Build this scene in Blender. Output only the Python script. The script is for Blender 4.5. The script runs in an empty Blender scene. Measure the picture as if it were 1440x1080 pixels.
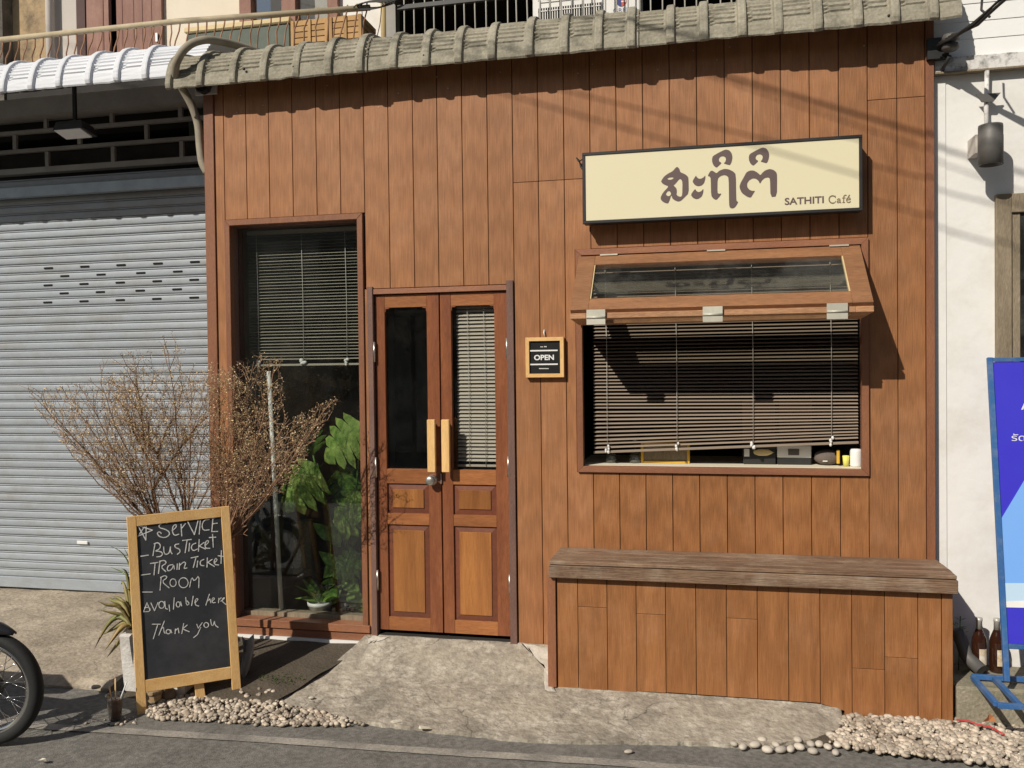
import bpy, bmesh, math, random
from mathutils import Vector, Matrix, noise
random.seed(7)
SC = bpy.context.scene
COL = SC.collection
V = Vector

# ------------------------------------------------------------------ camera
TH = math.atan(1200 / 5520); CD = 4.95; CH = 1.62; PITCH = math.atan(21 / 1200); ROLL = -.012
cpos = V((0, -CD, CH))
_R = V((math.cos(TH), math.sin(TH), 0)); _F = V((-math.sin(TH), math.cos(TH), 0)); _U = V((0, 0, 1))
FW = _F * math.cos(PITCH) - _U * math.sin(PITCH)
_up = _F * math.sin(PITCH) + _U * math.cos(PITCH)
RT = _R * math.cos(ROLL) + _up * math.sin(ROLL)
UPV = -_R * math.sin(ROLL) + _up * math.cos(ROLL)
cam = bpy.data.objects.new('camera', bpy.data.cameras.new('camera'))
COL.objects.link(cam)
m = Matrix((RT, UPV, -FW)).transposed().to_4x4(); m.translation = cpos
cam.matrix_world = m
cam.data.lens = 30.0; cam.data.sensor_width = 36.0; cam.data.clip_end = 500; cam.data.clip_start = .05
SC.camera = cam

# ------------------------------------------------------------------ light
SUN = V((.225, .38, -.34)).normalized()          # direction the light travels
w = bpy.data.worlds.new("World"); SC.world = w; w.use_nodes = True
nt = w.node_tree; nt.nodes.clear()
o_ = nt.nodes.new('ShaderNodeOutputWorld'); b_ = nt.nodes.new('ShaderNodeBackground'); s_ = nt.nodes.new('ShaderNodeTexSky')
s_.sky_type = 'NISHITA'; s_.sun_disc = False
s_.sun_elevation = math.asin(-SUN.z); s_.sun_rotation = math.atan2(-SUN.x, -SUN.y)
s_.air_density = 1.2; s_.dust_density = 1.5
b_.inputs[1].default_value = .05
nt.links.new(s_.outputs[0], b_.inputs[0]); nt.links.new(b_.outputs[0], o_.inputs[0])
sl = bpy.data.lights.new('sun', 'SUN'); sl.energy = 4.4; sl.angle = math.radians(.5); sl.color = (1, .93, .82)
so = bpy.data.objects.new('sun', sl); COL.objects.link(so)
so.rotation_euler = SUN.to_track_quat('-Z', 'Y').to_euler(); so.location = (-6, -10, 9)
SC.view_settings.view_transform = 'Standard'; SC.view_settings.look = 'None'
SC.view_settings.exposure = 0.0; SC.view_settings.gamma = 1; SC.view_settings.use_curve_mapping = False
SC.render.engine = 'CYCLES'
SC.cycles.max_bounces = 8; SC.cycles.transparent_max_bounces = 16

# ------------------------------------------------------------------ measuring helpers (photo point -> point on a real plane)
def ray(px, py): return FW + RT * ((px - 720) / 1200) + UPV * ((540 - py) / 1200)
def onY(px, py, y=0.0):
    d = ray(px, py); return cpos + d * ((y - cpos.y) / d.y)
def onZ(px, py, z=0.0):
    d = ray(px, py); return cpos + d * ((z - cpos.z) / d.z)
def atD(px, py, dist): return cpos + ray(px, py) * dist
def onP(px, py, p0, n):
    d = ray(px, py); return cpos + d * ((p0 - cpos).dot(n) / d.dot(n))

# ------------------------------------------------------------------ mesh builder
class MB:
    def __init__(s): s.v = []; s.f = []; s.s = []
    def add(s, vs, fs, smooth=False):
        b = len(s.v); s.v += [V(q) for q in vs]
        for f in fs: s.f.append([i + b for i in f]); s.s.append(smooth)
        return s
    def hexa(s, p):
        return s.add(p, [(0, 3, 2, 1), (4, 5, 6, 7), (0, 1, 5, 4), (1, 2, 6, 5), (2, 3, 7, 6), (3, 0, 4, 7)])
    def box(s, x0, x1, y0, y1, z0, z1):
        return s.hexa([(x0, y0, z0), (x1, y0, z0), (x1, y1, z0), (x0, y1, z0), (x0, y0, z1), (x1, y0, z1), (x1, y1, z1), (x0, y1, z1)])
    def bar(s, a, b, w, h, side=(0, 1, 0)):
        a = V(a); b = V(b); d = (b - a).normalized(); q = V(side); q = (q - d * q.dot(d)).normalized(); r = d.cross(q)
        q = q * (w / 2); r = r * (h / 2)
        return s.hexa([a - q - r, a + q - r, a + q + r, a - q + r, b - q - r, b + q - r, b + q + r, b - q + r])
    def tube(s, pts, r, n=8, caps=True, smooth=True):
        pts = [V(p) for p in pts]; N = len(pts)
        rs = r if isinstance(r, (list, tuple)) else [r] * N
        vs = []; ref = None
        for i, p in enumerate(pts):
            t = (pts[min(i + 1, N - 1)] - pts[max(i - 1, 0)])
            t = t.normalized() if t.length > 1e-9 else V((0, 0, 1))
            if ref is None:
                ref = V((0, 0, 1)) if abs(t.z) < .9 else V((1, 0, 0))
            ref = (ref - t * ref.dot(t)).normalized(); q = t.cross(ref)
            for k in range(n):
                a = 2 * math.pi * k / n
                vs.append(p + (ref * math.cos(a) + q * math.sin(a)) * rs[i])
        fs = []
        for i in range(N - 1):
            for k in range(n):
                k2 = (k + 1) % n
                fs.append((i * n + k, i * n + k2, (i + 1) * n + k2, (i + 1) * n + k))
        s.add(vs, fs, smooth)
        if caps:
            b = len(s.v) - len(vs)
            s.f.append([b + k for k in range(n)][::-1]); s.s.append(False)
            s.f.append([b + (N - 1) * n + k for k in range(n)]); s.s.append(False)
        return s
    def lathe(s, c, prof, n=24, axis=(0, 0, 1), smooth=True, closed=False):
        c = V(c); ax = V(axis).normalized(); ref = V((1, 0, 0)) if abs(ax.x) < .9 else V((0, 1, 0))
        ref = (ref - ax * ref.dot(ax)).normalized(); q = ax.cross(ref); vs = []
        for (r, h) in prof:
            for k in range(n):
                a = 2 * math.pi * k / n; vs.append(c + ax * h + (ref * math.cos(a) + q * math.sin(a)) * r)
        fs = []; N = len(prof)
        for i in range(N if closed else N - 1):
            j = (i + 1) % N
            for k in range(n):
                k2 = (k + 1) % n; fs.append((i * n + k, i * n + k2, j * n + k2, j * n + k))
        if not closed:
            if prof[0][0] > 1e-5: fs.append(tuple(range(n))[::-1])
            if prof[-1][0] > 1e-5: fs.append(tuple((N - 1) * n + k for k in range(n)))
        return s.add(vs, fs, smooth)
    def prism(s, poly, vec):
        n = len(poly); vec = V(vec); p = [V(q) for q in poly]
        return s.add(p + [q + vec for q in p], [tuple(range(n)), tuple(range(2 * n - 1, n - 1, -1))] +
                     [(i, (i + 1) % n, n + (i + 1) % n, n + i) for i in range(n)])
    def blob(s, c, r, rot=0.0, n=8, m_=5, jit=0.0):
        c = V(c); vs = []; cr, sr = math.cos(rot), math.sin(rot)
        for i in range(1, m_):
            ph = math.pi * i / m_
            for k in range(n):
                a = 2 * math.pi * k / n; j = 1 + random.uniform(-jit, jit)
                x = math.sin(ph) * math.cos(a) * r[0] * j; y = math.sin(ph) * math.sin(a) * r[1] * j
                vs.append(c + V((x * cr - y * sr, x * sr + y * cr, math.cos(ph) * r[2] * j)))
        vs.append(c + V((0, 0, r[2]))); vs.append(c - V((0, 0, r[2])))
        T = len(vs) - 2; B = T + 1; fs = []
        for i in range(m_ - 2):
            for k in range(n):
                k2 = (k + 1) % n; fs.append((i * n + k, (i + 1) * n + k, (i + 1) * n + k2, i * n + k2))
        for k in range(n):
            k2 = (k + 1) % n; fs.append((T, k, k2)); fs.append((B, (m_ - 2) * n + k2, (m_ - 2) * n + k))
        return s.add(vs, fs, True)
    def build(s, name, mat, parent=None, bevel=0.0, origin=None, recalc=True, **tags):
        if origin is None:
            if s.v:
                mn = [min(q[i] for q in s.v) for i in range(3)]; mx = [max(q[i] for q in s.v) for i in range(3)]
                origin = V(((mn[0] + mx[0]) / 2, (mn[1] + mx[1]) / 2, mn[2]))
            else: origin = V((0, 0, 0))
        origin = V(origin)
        me = bpy.data.meshes.new(name)
        me.from_pydata([q - origin for q in s.v], [], s.f)
        me.polygons.foreach_set('use_smooth', s.s)
        if recalc:
            bm = bmesh.new(); bm.from_mesh(me); bmesh.ops.recalc_face_normals(bm, faces=bm.faces)
            if bevel > 0:
                bmesh.ops.bevel(bm, geom=[e for e in bm.edges if len(e.link_faces) == 2 and e.calc_face_angle(0) > .5], offset=bevel, segments=1, affect='EDGES', clamp_overlap=True)
            bm.to_mesh(me); bm.free()
        me.update()
        if mat: me.materials.append(mat)
        o = bpy.data.objects.new(name, me); COL.objects.link(o)
        place(o, origin, parent)
        for k, v_ in tags.items(): o[k] = v_
        return o

WP = {}
def place(o, loc, parent=None):
    loc = V(loc); WP[o.name] = loc
    if parent is not None:
        o.parent = parent; o.location = loc - WP[parent.name]
    else: o.location = loc
def dup(o, loc, parent=None):
    c = o.copy(); COL.objects.link(c); place(c, loc, parent if parent is not None else o.parent); return c
def thing(name, label, cat, loc, group=None):
    o = bpy.data.objects.new(name, None); COL.objects.link(o); place(o, loc)
    o.empty_display_size = .1
    o['label'] = label; o['category'] = cat
    if group: o['group'] = group
    return o
def tag(o, label, cat, group=None):
    o['label'] = label; o['category'] = cat
    if group: o['group'] = group
    return o

# ------------------------------------------------------------------ materials
def mat(name, c, rough=.6, metal=0, spec=.4, c2=None, scale=6, stretch=(1, 1, 1), contrast=.5, detail=6, bump=.0, bscale=60, island=0.0,
        dirt=None, dirt_scale=2.0, dirt_amt=.5, rnd=.12, fine=0.0, trans=0.0, coat=0.0, cracks=0.0):
    M = bpy.data.materials.new(name); M.use_nodes = True; N = M.node_tree.nodes; L = M.node_tree.links
    bs = N['Principled BSDF']
    bs.inputs['Roughness'].default_value = rough; bs.inputs['Metallic'].default_value = metal
    bs.inputs['Specular IOR Level'].default_value = spec; bs.inputs['Coat Weight'].default_value = coat
    tc = N.new('ShaderNodeTexCoord'); oi = N.new('ShaderNodeObjectInfo')
    ad = N.new('ShaderNodeVectorMath'); ad.operation = 'ADD'
    ml = N.new('ShaderNodeVectorMath'); ml.operation = 'SCALE'; ml.inputs['Scale'].default_value = 37.0
    L.new(oi.outputs['Location'], ml.inputs[0])
    L.new(tc.outputs['Object'], ad.inputs[0]); L.new(ml.outputs[0], ad.inputs[1])
    mp = N.new('ShaderNodeMapping'); mp.inputs['Scale'].default_value = stretch; L.new(ad.outputs[0], mp.inputs[0])
    n1 = N.new('ShaderNodeTexNoise'); n1.inputs['Scale'].default_value = scale; n1.inputs['Detail'].default_value = detail
    n1.inputs['Roughness'].default_value = .62; L.new(mp.outputs[0], n1.inputs[0])
    cr = N.new('ShaderNodeMapRange'); cr.inputs[1].default_value = .5 - contrast / 2; cr.inputs[2].default_value = .5 + contrast / 2
    L.new(n1.outputs['Fac'], cr.inputs[0])
    mx = N.new('ShaderNodeMix'); mx.data_type = 'RGBA'
    c2 = c2 or tuple(x * .8 for x in c)
    mx.inputs['A'].default_value = (*c, 1); mx.inputs['B'].default_value = (*c2, 1); L.new(cr.outputs[0], mx.inputs['Factor'])
    out = mx.outputs['Result']
    if fine > 0:
        nf = N.new('ShaderNodeTexNoise'); nf.inputs['Scale'].default_value = scale * 14; nf.inputs['Detail'].default_value = 3
        L.new(mp.outputs[0], nf.inputs[0])
        hv = N.new('ShaderNodeHueSaturation'); mr = N.new('ShaderNodeMapRange'); mr.inputs[1].default_value = .3; mr.inputs[2].default_value = .7
        mr.inputs[3].default_value = 1 - fine; mr.inputs[4].default_value = 1 + fine
        L.new(nf.outputs['Fac'], mr.inputs[0]); L.new(mr.outputs[0], hv.inputs['Value']); L.new(out, hv.inputs['Color']); out = hv.outputs[0]
    if dirt:
        nd = N.new('ShaderNodeTexNoise'); nd.inputs['Scale'].default_value = dirt_scale; nd.inputs['Detail'].default_value = 8
        nd.inputs['Roughness'].default_value = .7; L.new(ad.outputs[0], nd.inputs[0])
        dr = N.new('ShaderNodeMapRange'); dr.inputs[1].default_value = .48; dr.inputs[2].default_value = .68; dr.inputs[4].default_value = dirt_amt
        L.new(nd.outputs['Fac'], dr.inputs[0])
        m2 = N.new('ShaderNodeMix'); m2.data_type = 'RGBA'; m2.inputs['B'].default_value = (*dirt, 1)
        L.new(dr.outputs[0], m2.inputs['Factor']); L.new(out, m2.inputs['A']); out = m2.outputs['Result']
    if cracks > 0:
        nd = N.new('ShaderNodeTexNoise'); nd.inputs['Scale'].default_value = 5; nd.inputs['Detail'].default_value = 6; L.new(tc.outputs['Object'], nd.inputs[0])
        dv = N.new('ShaderNodeVectorMath'); dv.operation = 'MULTIPLY_ADD'; dv.inputs[1].default_value = (.35, .35, .35); L.new(nd.outputs['Color'], dv.inputs[0]); L.new(tc.outputs['Object'], dv.inputs[2])
        for (sc_, wd_, am_) in ((1.5, .010, .75), (5.5, .022, .4)):
            vo = N.new('ShaderNodeTexVoronoi'); vo.feature = 'DISTANCE_TO_EDGE'; vo.inputs['Scale'].default_value = sc_; L.new(dv.outputs[0], vo.inputs[0])
            mk = N.new('ShaderNodeTexNoise'); mk.inputs['Scale'].default_value = 1.6 * sc_; L.new(tc.outputs['Object'], mk.inputs[0])
            r1 = N.new('ShaderNodeMapRange'); r1.inputs[1].default_value = 0; r1.inputs[2].default_value = wd_; r1.inputs[3].default_value = am_ * cracks; r1.inputs[4].default_value = 0; L.new(vo.outputs['Distance'], r1.inputs[0])
            r2 = N.new('ShaderNodeMapRange'); r2.inputs[1].default_value = .48; r2.inputs[2].default_value = .56; L.new(mk.outputs['Fac'], r2.inputs[0])
            mm = N.new('ShaderNodeMath'); mm.operation = 'MULTIPLY'; L.new(r1.outputs[0], mm.inputs[0]); L.new(r2.outputs[0], mm.inputs[1])
            m3 = N.new('ShaderNodeMix'); m3.data_type = 'RGBA'; m3.inputs['B'].default_value = (.07, .06, .05, 1); L.new(mm.outputs[0], m3.inputs['Factor']); L.new(out, m3.inputs['A']); out = m3.outputs['Result']
    if rnd > 0 or island > 0:
        hs = N.new('ShaderNodeHueSaturation'); mr = N.new('ShaderNodeMapRange')
        k = island if island > 0 else rnd
        mr.inputs[3].default_value = 1 - k; mr.inputs[4].default_value = 1 + k
        if island > 0:
            ge = N.new('ShaderNodeNewGeometry'); L.new(ge.outputs['Random Per Island'], mr.inputs[0])
        else: L.new(oi.outputs['Random'], mr.inputs[0])
        L.new(mr.outputs[0], hs.inputs['Value']); L.new(out, hs.inputs['Color']); out = hs.outputs[0]
    L.new(out, bs.inputs['Base Color'])
    # roughness break-up
    rr = N.new('ShaderNodeMapRange'); rr.inputs[3].default_value = max(rough - .08, .02); rr.inputs[4].default_value = min(rough + .12, 1)
    L.new(n1.outputs['Fac'], rr.inputs[0]); L.new(rr.outputs[0], bs.inputs['Roughness'])
    if bump > 0:
        nb = N.new('ShaderNodeTexNoise'); nb.inputs['Scale'].default_value = bscale; nb.inputs['Detail'].default_value = 5
        L.new(mp.outputs[0], nb.inputs[0])
        bp = N.new('ShaderNodeBump'); bp.inputs['Strength'].default_value = bump; bp.inputs['Distance'].default_value = .01
        L.new(nb.outputs['Fac'], bp.inputs['Height']); L.new(bp.outputs[0], bs.inputs['Normal'])
    if trans > 0:
        tr = N.new('ShaderNodeBsdfTranslucent'); L.new(out, tr.inputs[0]); ms = N.new('ShaderNodeMixShader'); ms.inputs[0].default_value = trans
        L.new(bs.outputs[0], ms.inputs[1]); L.new(tr.outputs[0], ms.inputs[2]); L.new(ms.outputs[0], N['Material Output'].inputs[0])
    return M

def glass_mat(name, tint=(.86, .9, .88), ior=1.5, dust=.03):
    M = bpy.data.materials.new(name); M.use_nodes = True; N = M.node_tree.nodes; L = M.node_tree.links; N.clear()
    out = N.new('ShaderNodeOutputMaterial'); t = N.new('ShaderNodeBsdfTransparent'); t.inputs[0].default_value = (*tint, 1)
    g = N.new('ShaderNodeBsdfGlossy'); g.inputs['Roughness'].default_value = .02; f = N.new('ShaderNodeLayerWeight'); f.inputs[0].default_value = .5
    pw = N.new('ShaderNodeMath'); pw.operation = 'POWER'; pw.inputs[1].default_value = 5; L.new(f.outputs['Facing'], pw.inputs[0])
    fm = N.new('ShaderNodeMath'); fm.operation = 'MULTIPLY_ADD'; fm.inputs[1].default_value = .96; fm.inputs[2].default_value = .075; L.new(pw.outputs[0], fm.inputs[0])
    m1 = N.new('ShaderNodeMixShader'); L.new(fm.outputs[0], m1.inputs[0]); L.new(t.outputs[0], m1.inputs[1]); L.new(g.outputs[0], m1.inputs[2])
    d = N.new('ShaderNodeBsdfDiffuse'); d.inputs[0].default_value = (.5, .5, .47, 1)
    n = N.new('ShaderNodeTexNoise'); n.inputs['Scale'].default_value = 2.2; n.inputs['Detail'].default_value = 10; n.inputs['Roughness'].default_value = .75
    tc = N.new('ShaderNodeTexCoord'); L.new(tc.outputs['Object'], n.inputs[0])
    r = N.new('ShaderNodeMapRange'); r.inputs[1].default_value = .45; r.inputs[2].default_value = .8; r.inputs[3].default_value = dust * .3; r.inputs[4].default_value = dust * 2.5
    L.new(n.outputs['Fac'], r.inputs[0])
    m2 = N.new('ShaderNodeMixShader'); L.new(r.outputs[0], m2.inputs[0]); L.new(m1.outputs[0], m2.inputs[1]); L.new(d.outputs[0], m2.inputs[2])
    L.new(m2.outputs[0], out.inputs[0]); return M

M_plank = mat('clad_brown', (.365, .168, .074), .48, c2=(.275, .117, .048), scale=1.3, stretch=(11, 1, .3), contrast=.85, fine=.13, rnd=.07, bump=.25, bscale=26, spec=.3, dirt=(.46, .235, .125), dirt_scale=2, dirt_amt=.4)
# cathedral style grain, added on top of the plank colour
def add_grain(M, strength=.16, sx=9, sz=.85):
    N = M.node_tree.nodes; L = M.node_tree.links; bs = N['Principled BSDF']; src = bs.inputs['Base Color'].links[0].from_socket
    ad = [n for n in N if n.type == 'VECT_MATH' and n.operation == 'ADD'][0]
    mp = N.new('ShaderNodeMapping'); mp.inputs['Scale'].default_value = (sx, 1, sz); L.new(ad.outputs[0], mp.inputs[0])
    wv = N.new('ShaderNodeTexWave'); wv.wave_type = 'RINGS'; wv.inputs['Scale'].default_value = 1.7; wv.inputs['Distortion'].default_value = 9
    wv.inputs['Detail'].default_value = 4; wv.inputs['Detail Scale'].default_value = .9; wv.inputs['Detail Roughness'].default_value = .7; L.new(mp.outputs[0], wv.inputs[0])
    mr = N.new('ShaderNodeMapRange'); mr.inputs[3].default_value = 1 - strength; mr.inputs[4].default_value = 1 + strength * .6
    L.new(wv.outputs['Fac'], mr.inputs[0]); hs = N.new('ShaderNodeHueSaturation'); L.new(mr.outputs[0], hs.inputs['Value']); L.new(src, hs.inputs['Color'])
    L.new(hs.outputs[0], bs.inputs['Base Color'])
add_grain(M_plank, .09)
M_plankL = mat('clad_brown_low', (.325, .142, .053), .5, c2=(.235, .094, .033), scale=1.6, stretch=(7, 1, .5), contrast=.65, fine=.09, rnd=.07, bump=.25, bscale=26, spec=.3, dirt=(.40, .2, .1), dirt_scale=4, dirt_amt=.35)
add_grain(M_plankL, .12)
M_plankM = mat('clad_brown_vignetted', (.34, .152, .062), .5, c2=(.25, .105, .041), scale=1.5, stretch=(7, 1, .45), contrast=.65, fine=.08, rnd=.08, bump=.25, bscale=26, spec=.35, dirt=(.42, .22, .12), dirt_scale=3, dirt_amt=.3)  # right-hand planks: lens vignette and weaker sky gloss put into a darker colour
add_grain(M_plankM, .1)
M_trim = mat('trim_brown', (.28, .118, .058), .5, c2=(.19, .075, .038), scale=3, stretch=(6, 6, 1), fine=.12, bump=.2, spec=.4)
M_trimH = mat('trim_brown_h', (.31, .135, .07), .5, c2=(.2, .08, .042), scale=3, stretch=(1, 6, 6), fine=.12, bump=.2, spec=.4)
M_jamb = mat('jamb_greybrown', (.20, .115, .09), .6, c2=(.13, .07, .055), scale=3, stretch=(6, 6, 1), fine=.15, bump=.3)
M_door = mat('door_teak_v', (.27, .098, .042), .32, c2=(.15, .048, .022), scale=2.2, stretch=(6, 6, .8), contrast=.5, fine=.16, bump=.15, rnd=.1, coat=.15)
M_doorH = mat('door_teak_h', (.36, .145, .052), .32, c2=(.20, .068, .026), scale=2.2, stretch=(.8, 6, 6), contrast=.5, fine=.16, bump=.15, rnd=.1, coat=.15)
M_doorP = mat('door_panel', (.42, .18, .055), .28, c2=(.17, .058, .02), scale=2.6, stretch=(6, 6, .5), contrast=.6, fine=.09, bump=.12, rnd=.14, coat=.15)
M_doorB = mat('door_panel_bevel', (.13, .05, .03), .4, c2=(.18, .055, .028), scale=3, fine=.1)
M_pine = mat('pale_pine', (.82, .54, .24), .5, c2=(.64, .37, .13), scale=2.5, stretch=(5, 5, .9), fine=.1, rnd=.05, bump=.1)
M_pineH = mat('pale_pine_h', (.82, .54, .24), .5, c2=(.64, .37, .13), scale=2.5, stretch=(.9, 5, 5), fine=.1, rnd=.05, bump=.1)
M_bench = mat('weathered_board', (.27, .17, .105), .8, c2=(.13, .075, .045), scale=2.2, stretch=(.7, 9, 9), contrast=.4, fine=.25, bump=.7, bscale=14, dirt=(.45, .36, .27), dirt_scale=3, dirt_amt=.5, rnd=.12)
M_flap = mat('flap_teak', (.32, .155, .072), .55, c2=(.2, .09, .04), scale=2, stretch=(.8, 6, 6), fine=.18, bump=.3)
M_flapL = mat('flap_edge_pale', (.50, .28, .145), .6, c2=(.34, .16, .075), scale=2, stretch=(.8, 6, 6), fine=.22, bump=.3)
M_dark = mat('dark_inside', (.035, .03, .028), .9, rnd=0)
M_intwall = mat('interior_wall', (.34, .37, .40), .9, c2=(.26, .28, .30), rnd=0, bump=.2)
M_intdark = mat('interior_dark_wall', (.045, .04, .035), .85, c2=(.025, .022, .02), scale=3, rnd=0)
M_glass = glass_mat('window_glass', tint=(.93,.95,.94), dust=.008)
M_glassF = glass_mat('flap_glass', tint=(.9,.9,.88), dust=.045)
M_steel = mat('steel', (.62, .6, .56), .32, metal=.9, c2=(.4, .38, .34), scale=20)
M_hinge = mat('brass_grey_hinge', (.62, .60, .50), .45, metal=.2, c2=(.45, .43, .36), scale=20)
M_galv = mat('galvanised', (.36, .43, .48), .5, metal=.4, c2=(.27, .32, .37), scale=6, rnd=.03)
M_shut = mat('shutter_steel', (.35, .385, .42), .5, metal=.0, c2=(.285, .32, .355), scale=2, stretch=(.6, 1, 3), contrast=.5, fine=.05, rnd=.05, bump=.06, dirt=(.25, .24, .22), dirt_scale=3.5, dirt_amt=.55)
M_black = mat('black_paint', (.02, .02, .02), .45, rnd=0, c2=(.03, .03, .03))
M_slot = mat('slot_black', (.006, .006, .006), .9, rnd=0)
M_roof = mat('cement_roof', (.37, .34, .265), .9, c2=(.25, .23, .175), scale=5, fine=.14, rnd=.05, bump=.4, bscale=50, dirt=(.12, .11, .085), dirt_scale=7, dirt_amt=.8)
M_roofW = mat('white_roof', (.60, .62, .66), .6, c2=(.66, .68, .72), scale=4, rnd=.02, bump=.1)
M_apron = mat('concrete_apron', (.39, .345, .275), .9, c2=(.215, .19, .155), scale=2.0, contrast=.32, detail=12, fine=.2, rnd=0, bump=1.0, bscale=38, dirt=(.60, .55, .46), dirt_scale=9, dirt_amt=.75, cracks=1.0)
M_fore = mat('forecourt_concrete', (.47, .40, .31), .9, c2=(.27, .225, .17), scale=2.2, contrast=.4, detail=10, fine=.18, rnd=0, bump=.9, bscale=40, dirt=(.2, .165, .12), dirt_scale=5, dirt_amt=.6, cracks=.9)
M_road = mat('asphalt', (.205, .195, .175), .85, c2=(.13, .122, .11), scale=3, detail=12, fine=.3, rnd=0, bump=.5, bscale=160, dirt=(.23, .21, .185), dirt_scale=1.3, dirt_amt=.5)
M_line = mat('faded_line', (.36, .33, .285), .85, c2=(.2, .185, .165), scale=5, detail=10, contrast=.3, fine=.2, rnd=0, bump=.3)
M_soil = mat('soil', (.10, .08, .058), .95, c2=(.06, .05, .035), scale=12, fine=.25, rnd=0, bump=.8)
M_peb = mat('pebble_cream', (.56, .49, .40), .6, c2=(.30, .24, .18), scale=9, contrast=.35, island=.42, bump=.1)
M_peb2 = mat('pebble_pale', (.62, .56, .48), .6, c2=(.45, .4, .33), scale=14, rnd=.25, bump=.1)
M_white = mat('white_wall', (.80, .79, .76), .8, c2=(.74, .73, .70), scale=1.2, rnd=0, bump=.2, bscale=18, dirt=(.56, .53, .46), dirt_scale=2.6, dirt_amt=.45)
M_siding = mat('white_siding', (.82, .82, .81), .6, c2=(.75, .75, .74), scale=2, rnd=.03, bump=.05)
M_cornice = mat('mouldy_white', (.74, .73, .71), .8, c2=(.62, .6, .57), scale=5, rnd=0, dirt=(.05, .045, .04), dirt_scale=16, dirt_amt=.9)
M_plinth = mat('plinth_concrete', (.33, .29, .22), .9, c2=(.2, .18, .125), scale=5, detail=9, fine=.2, rnd=.05, bump=.6, dirt=(.12, .13, .07), dirt_scale=5, dirt_amt=.6)
M_sign = mat('sign_cream', (.74, .68, .475), .35, c2=(.72, .66, .45), scale=1.5, rnd=0)
M_signtxt = mat('sign_lettering', (.13, .09, .085), .5, c2=(.12, .085, .08), rnd=0)
M_signtxt2 = mat('sign_small_lettering', (.24, .17, .11), .5, rnd=0)
M_openblk = mat('open_board', (.015, .015, .015), .35, rnd=0)
M_text = mat('white_print', (.82, .82, .8), .6, rnd=0)
M_chalk = mat('chalk', (.82, .81, .78), .95, c2=(.5, .5, .48), scale=70, contrast=.25, rnd=0)
M_board = mat('blackboard', (.022, .024, .028), .6, c2=(.04, .042, .048), scale=3, stretch=(1, 1, .35), detail=9, contrast=.5, rnd=0, dirt=(.09, .09, .095), dirt_scale=3, dirt_amt=.45)
M_blue = mat('blue_steel', (.035, .13, .33), .45, c2=(.03, .10, .27), scale=6, rnd=.08, dirt=(.2, .25, .33), dirt_scale=12, dirt_amt=.4)
M_print = mat('print_blue', (.045, .035, .52), .35, c2=(.05, .05, .56), scale=1, rnd=0)
M_print2 = mat('print_lightblue', (.16, .36, .82), .35, c2=(.2, .42, .85), scale=1, rnd=0)
M_print3 = mat('print_pale', (.45, .62, .78), .35, c2=(.5, .66, .8), scale=1, rnd=0)
M_twig = mat('dry_twig', (.30, .18, .105), .8, c2=(.18, .10, .06), island=.35, bump=0)
M_bud = mat('dry_bud', (.80, .66, .42), .8, c2=(.6, .44, .24), island=.45, trans=.25)
M_leafA = mat('leaf_green', (.17, .32, .06), .22, c2=(.035, .085, .015), scale=13, contrast=.3, island=.3, trans=.25, rnd=0)
M_leafB = mat('leaf_bright', (.40, .56, .15), .22, c2=(.09, .2, .035), scale=15, contrast=.3, island=.2, trans=.35, rnd=0)
M_aloe = mat('aloe_leaf', (.19, .21, .075), .5, c2=(.36, .25, .10), scale=6, contrast=.3, island=.25, rnd=0)
M_tyre = mat('tyre_rubber', (.018, .018, .018), .75, rnd=0, bump=.1)
M_chrome = mat('chrome', (.7, .7, .7), .12, metal=1, rnd=0)
M_bike = mat('bike_black_plastic', (.02, .02, .022), .28, rnd=0, coat=.4)
M_lamp = mat('lamp_grey', (.14, .135, .125), .55, c2=(.10, .095, .09), metal=.2, scale=8)
M_oldwood = mat('grey_old_wood', (.29, .235, .165), .85, c2=(.17, .135, .09), scale=3, stretch=(6, 6, .9), fine=.2, bump=.4)
M_hose = mat('conduit_grey', (.33, .29, .22), .75, c2=(.22, .19, .14), scale=9, rnd=0, dirt=(.5, .44, .34), dirt_amt=.5)
M_cable = mat('cable_black', (.03, .028, .026), .6, rnd=.2)
M_cream = mat('cream_wall', (.74, .66, .54), .85, c2=(.66, .58, .46), scale=2, rnd=0, bump=.1)
M_ochre = mat('stained_ochre_wall', (.56, .40, .22), .9, c2=(.34, .25, .15), scale=3, detail=10, rnd=0, bump=.3, dirt=(.08, .065, .05), dirt_scale=3.5, dirt_amt=.8)
M_greyw = mat('pale_grey_wall', (.55, .50, .45), .85, c2=(.5, .46, .42), rnd=0)
M_mauve = mat('faded_mauve_wood', (.30, .165, .13), .75, c2=(.22, .115, .09), scale=3, stretch=(6, 6, .8), fine=.12, dirt=(.42, .27, .2), dirt_amt=.4, rnd=.08)
M_rail = mat('painted_rail', (.50, .42, .28), .7, c2=(.36, .3, .2), scale=9, rnd=0)
M_rust = mat('rusty_bar', (.36, .2, .12), .8, c2=(.24, .12, .07), scale=20, rnd=.15)
M_bars = mat('pale_bar', (.45, .43, .39), .6, rnd=.1)
M_ac = mat('ac_white', (.74, .73, .70), .5, rnd=0, c2=(.66, .65, .62))
M_lattice = mat('lattice_grey', (.40, .385, .36), .85, c2=(.28, .27, .25), scale=6, rnd=.1)
M_plasticW = mat('white_plastic', (.78, .78, .76), .4, rnd=0, c2=(.72, .72, .7))
M_planter = mat('painted_planter', (.72, .70, .67), .8, c2=(.52, .5, .47), scale=6, detail=9, rnd=0, bump=.5, dirt=(.25, .23, .2), dirt_scale=5, dirt_amt=.6)
M_blind = mat('blind_taupe', (.30, .235, .18), .5, c2=(.26, .205, .155), rnd=.06)
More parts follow.
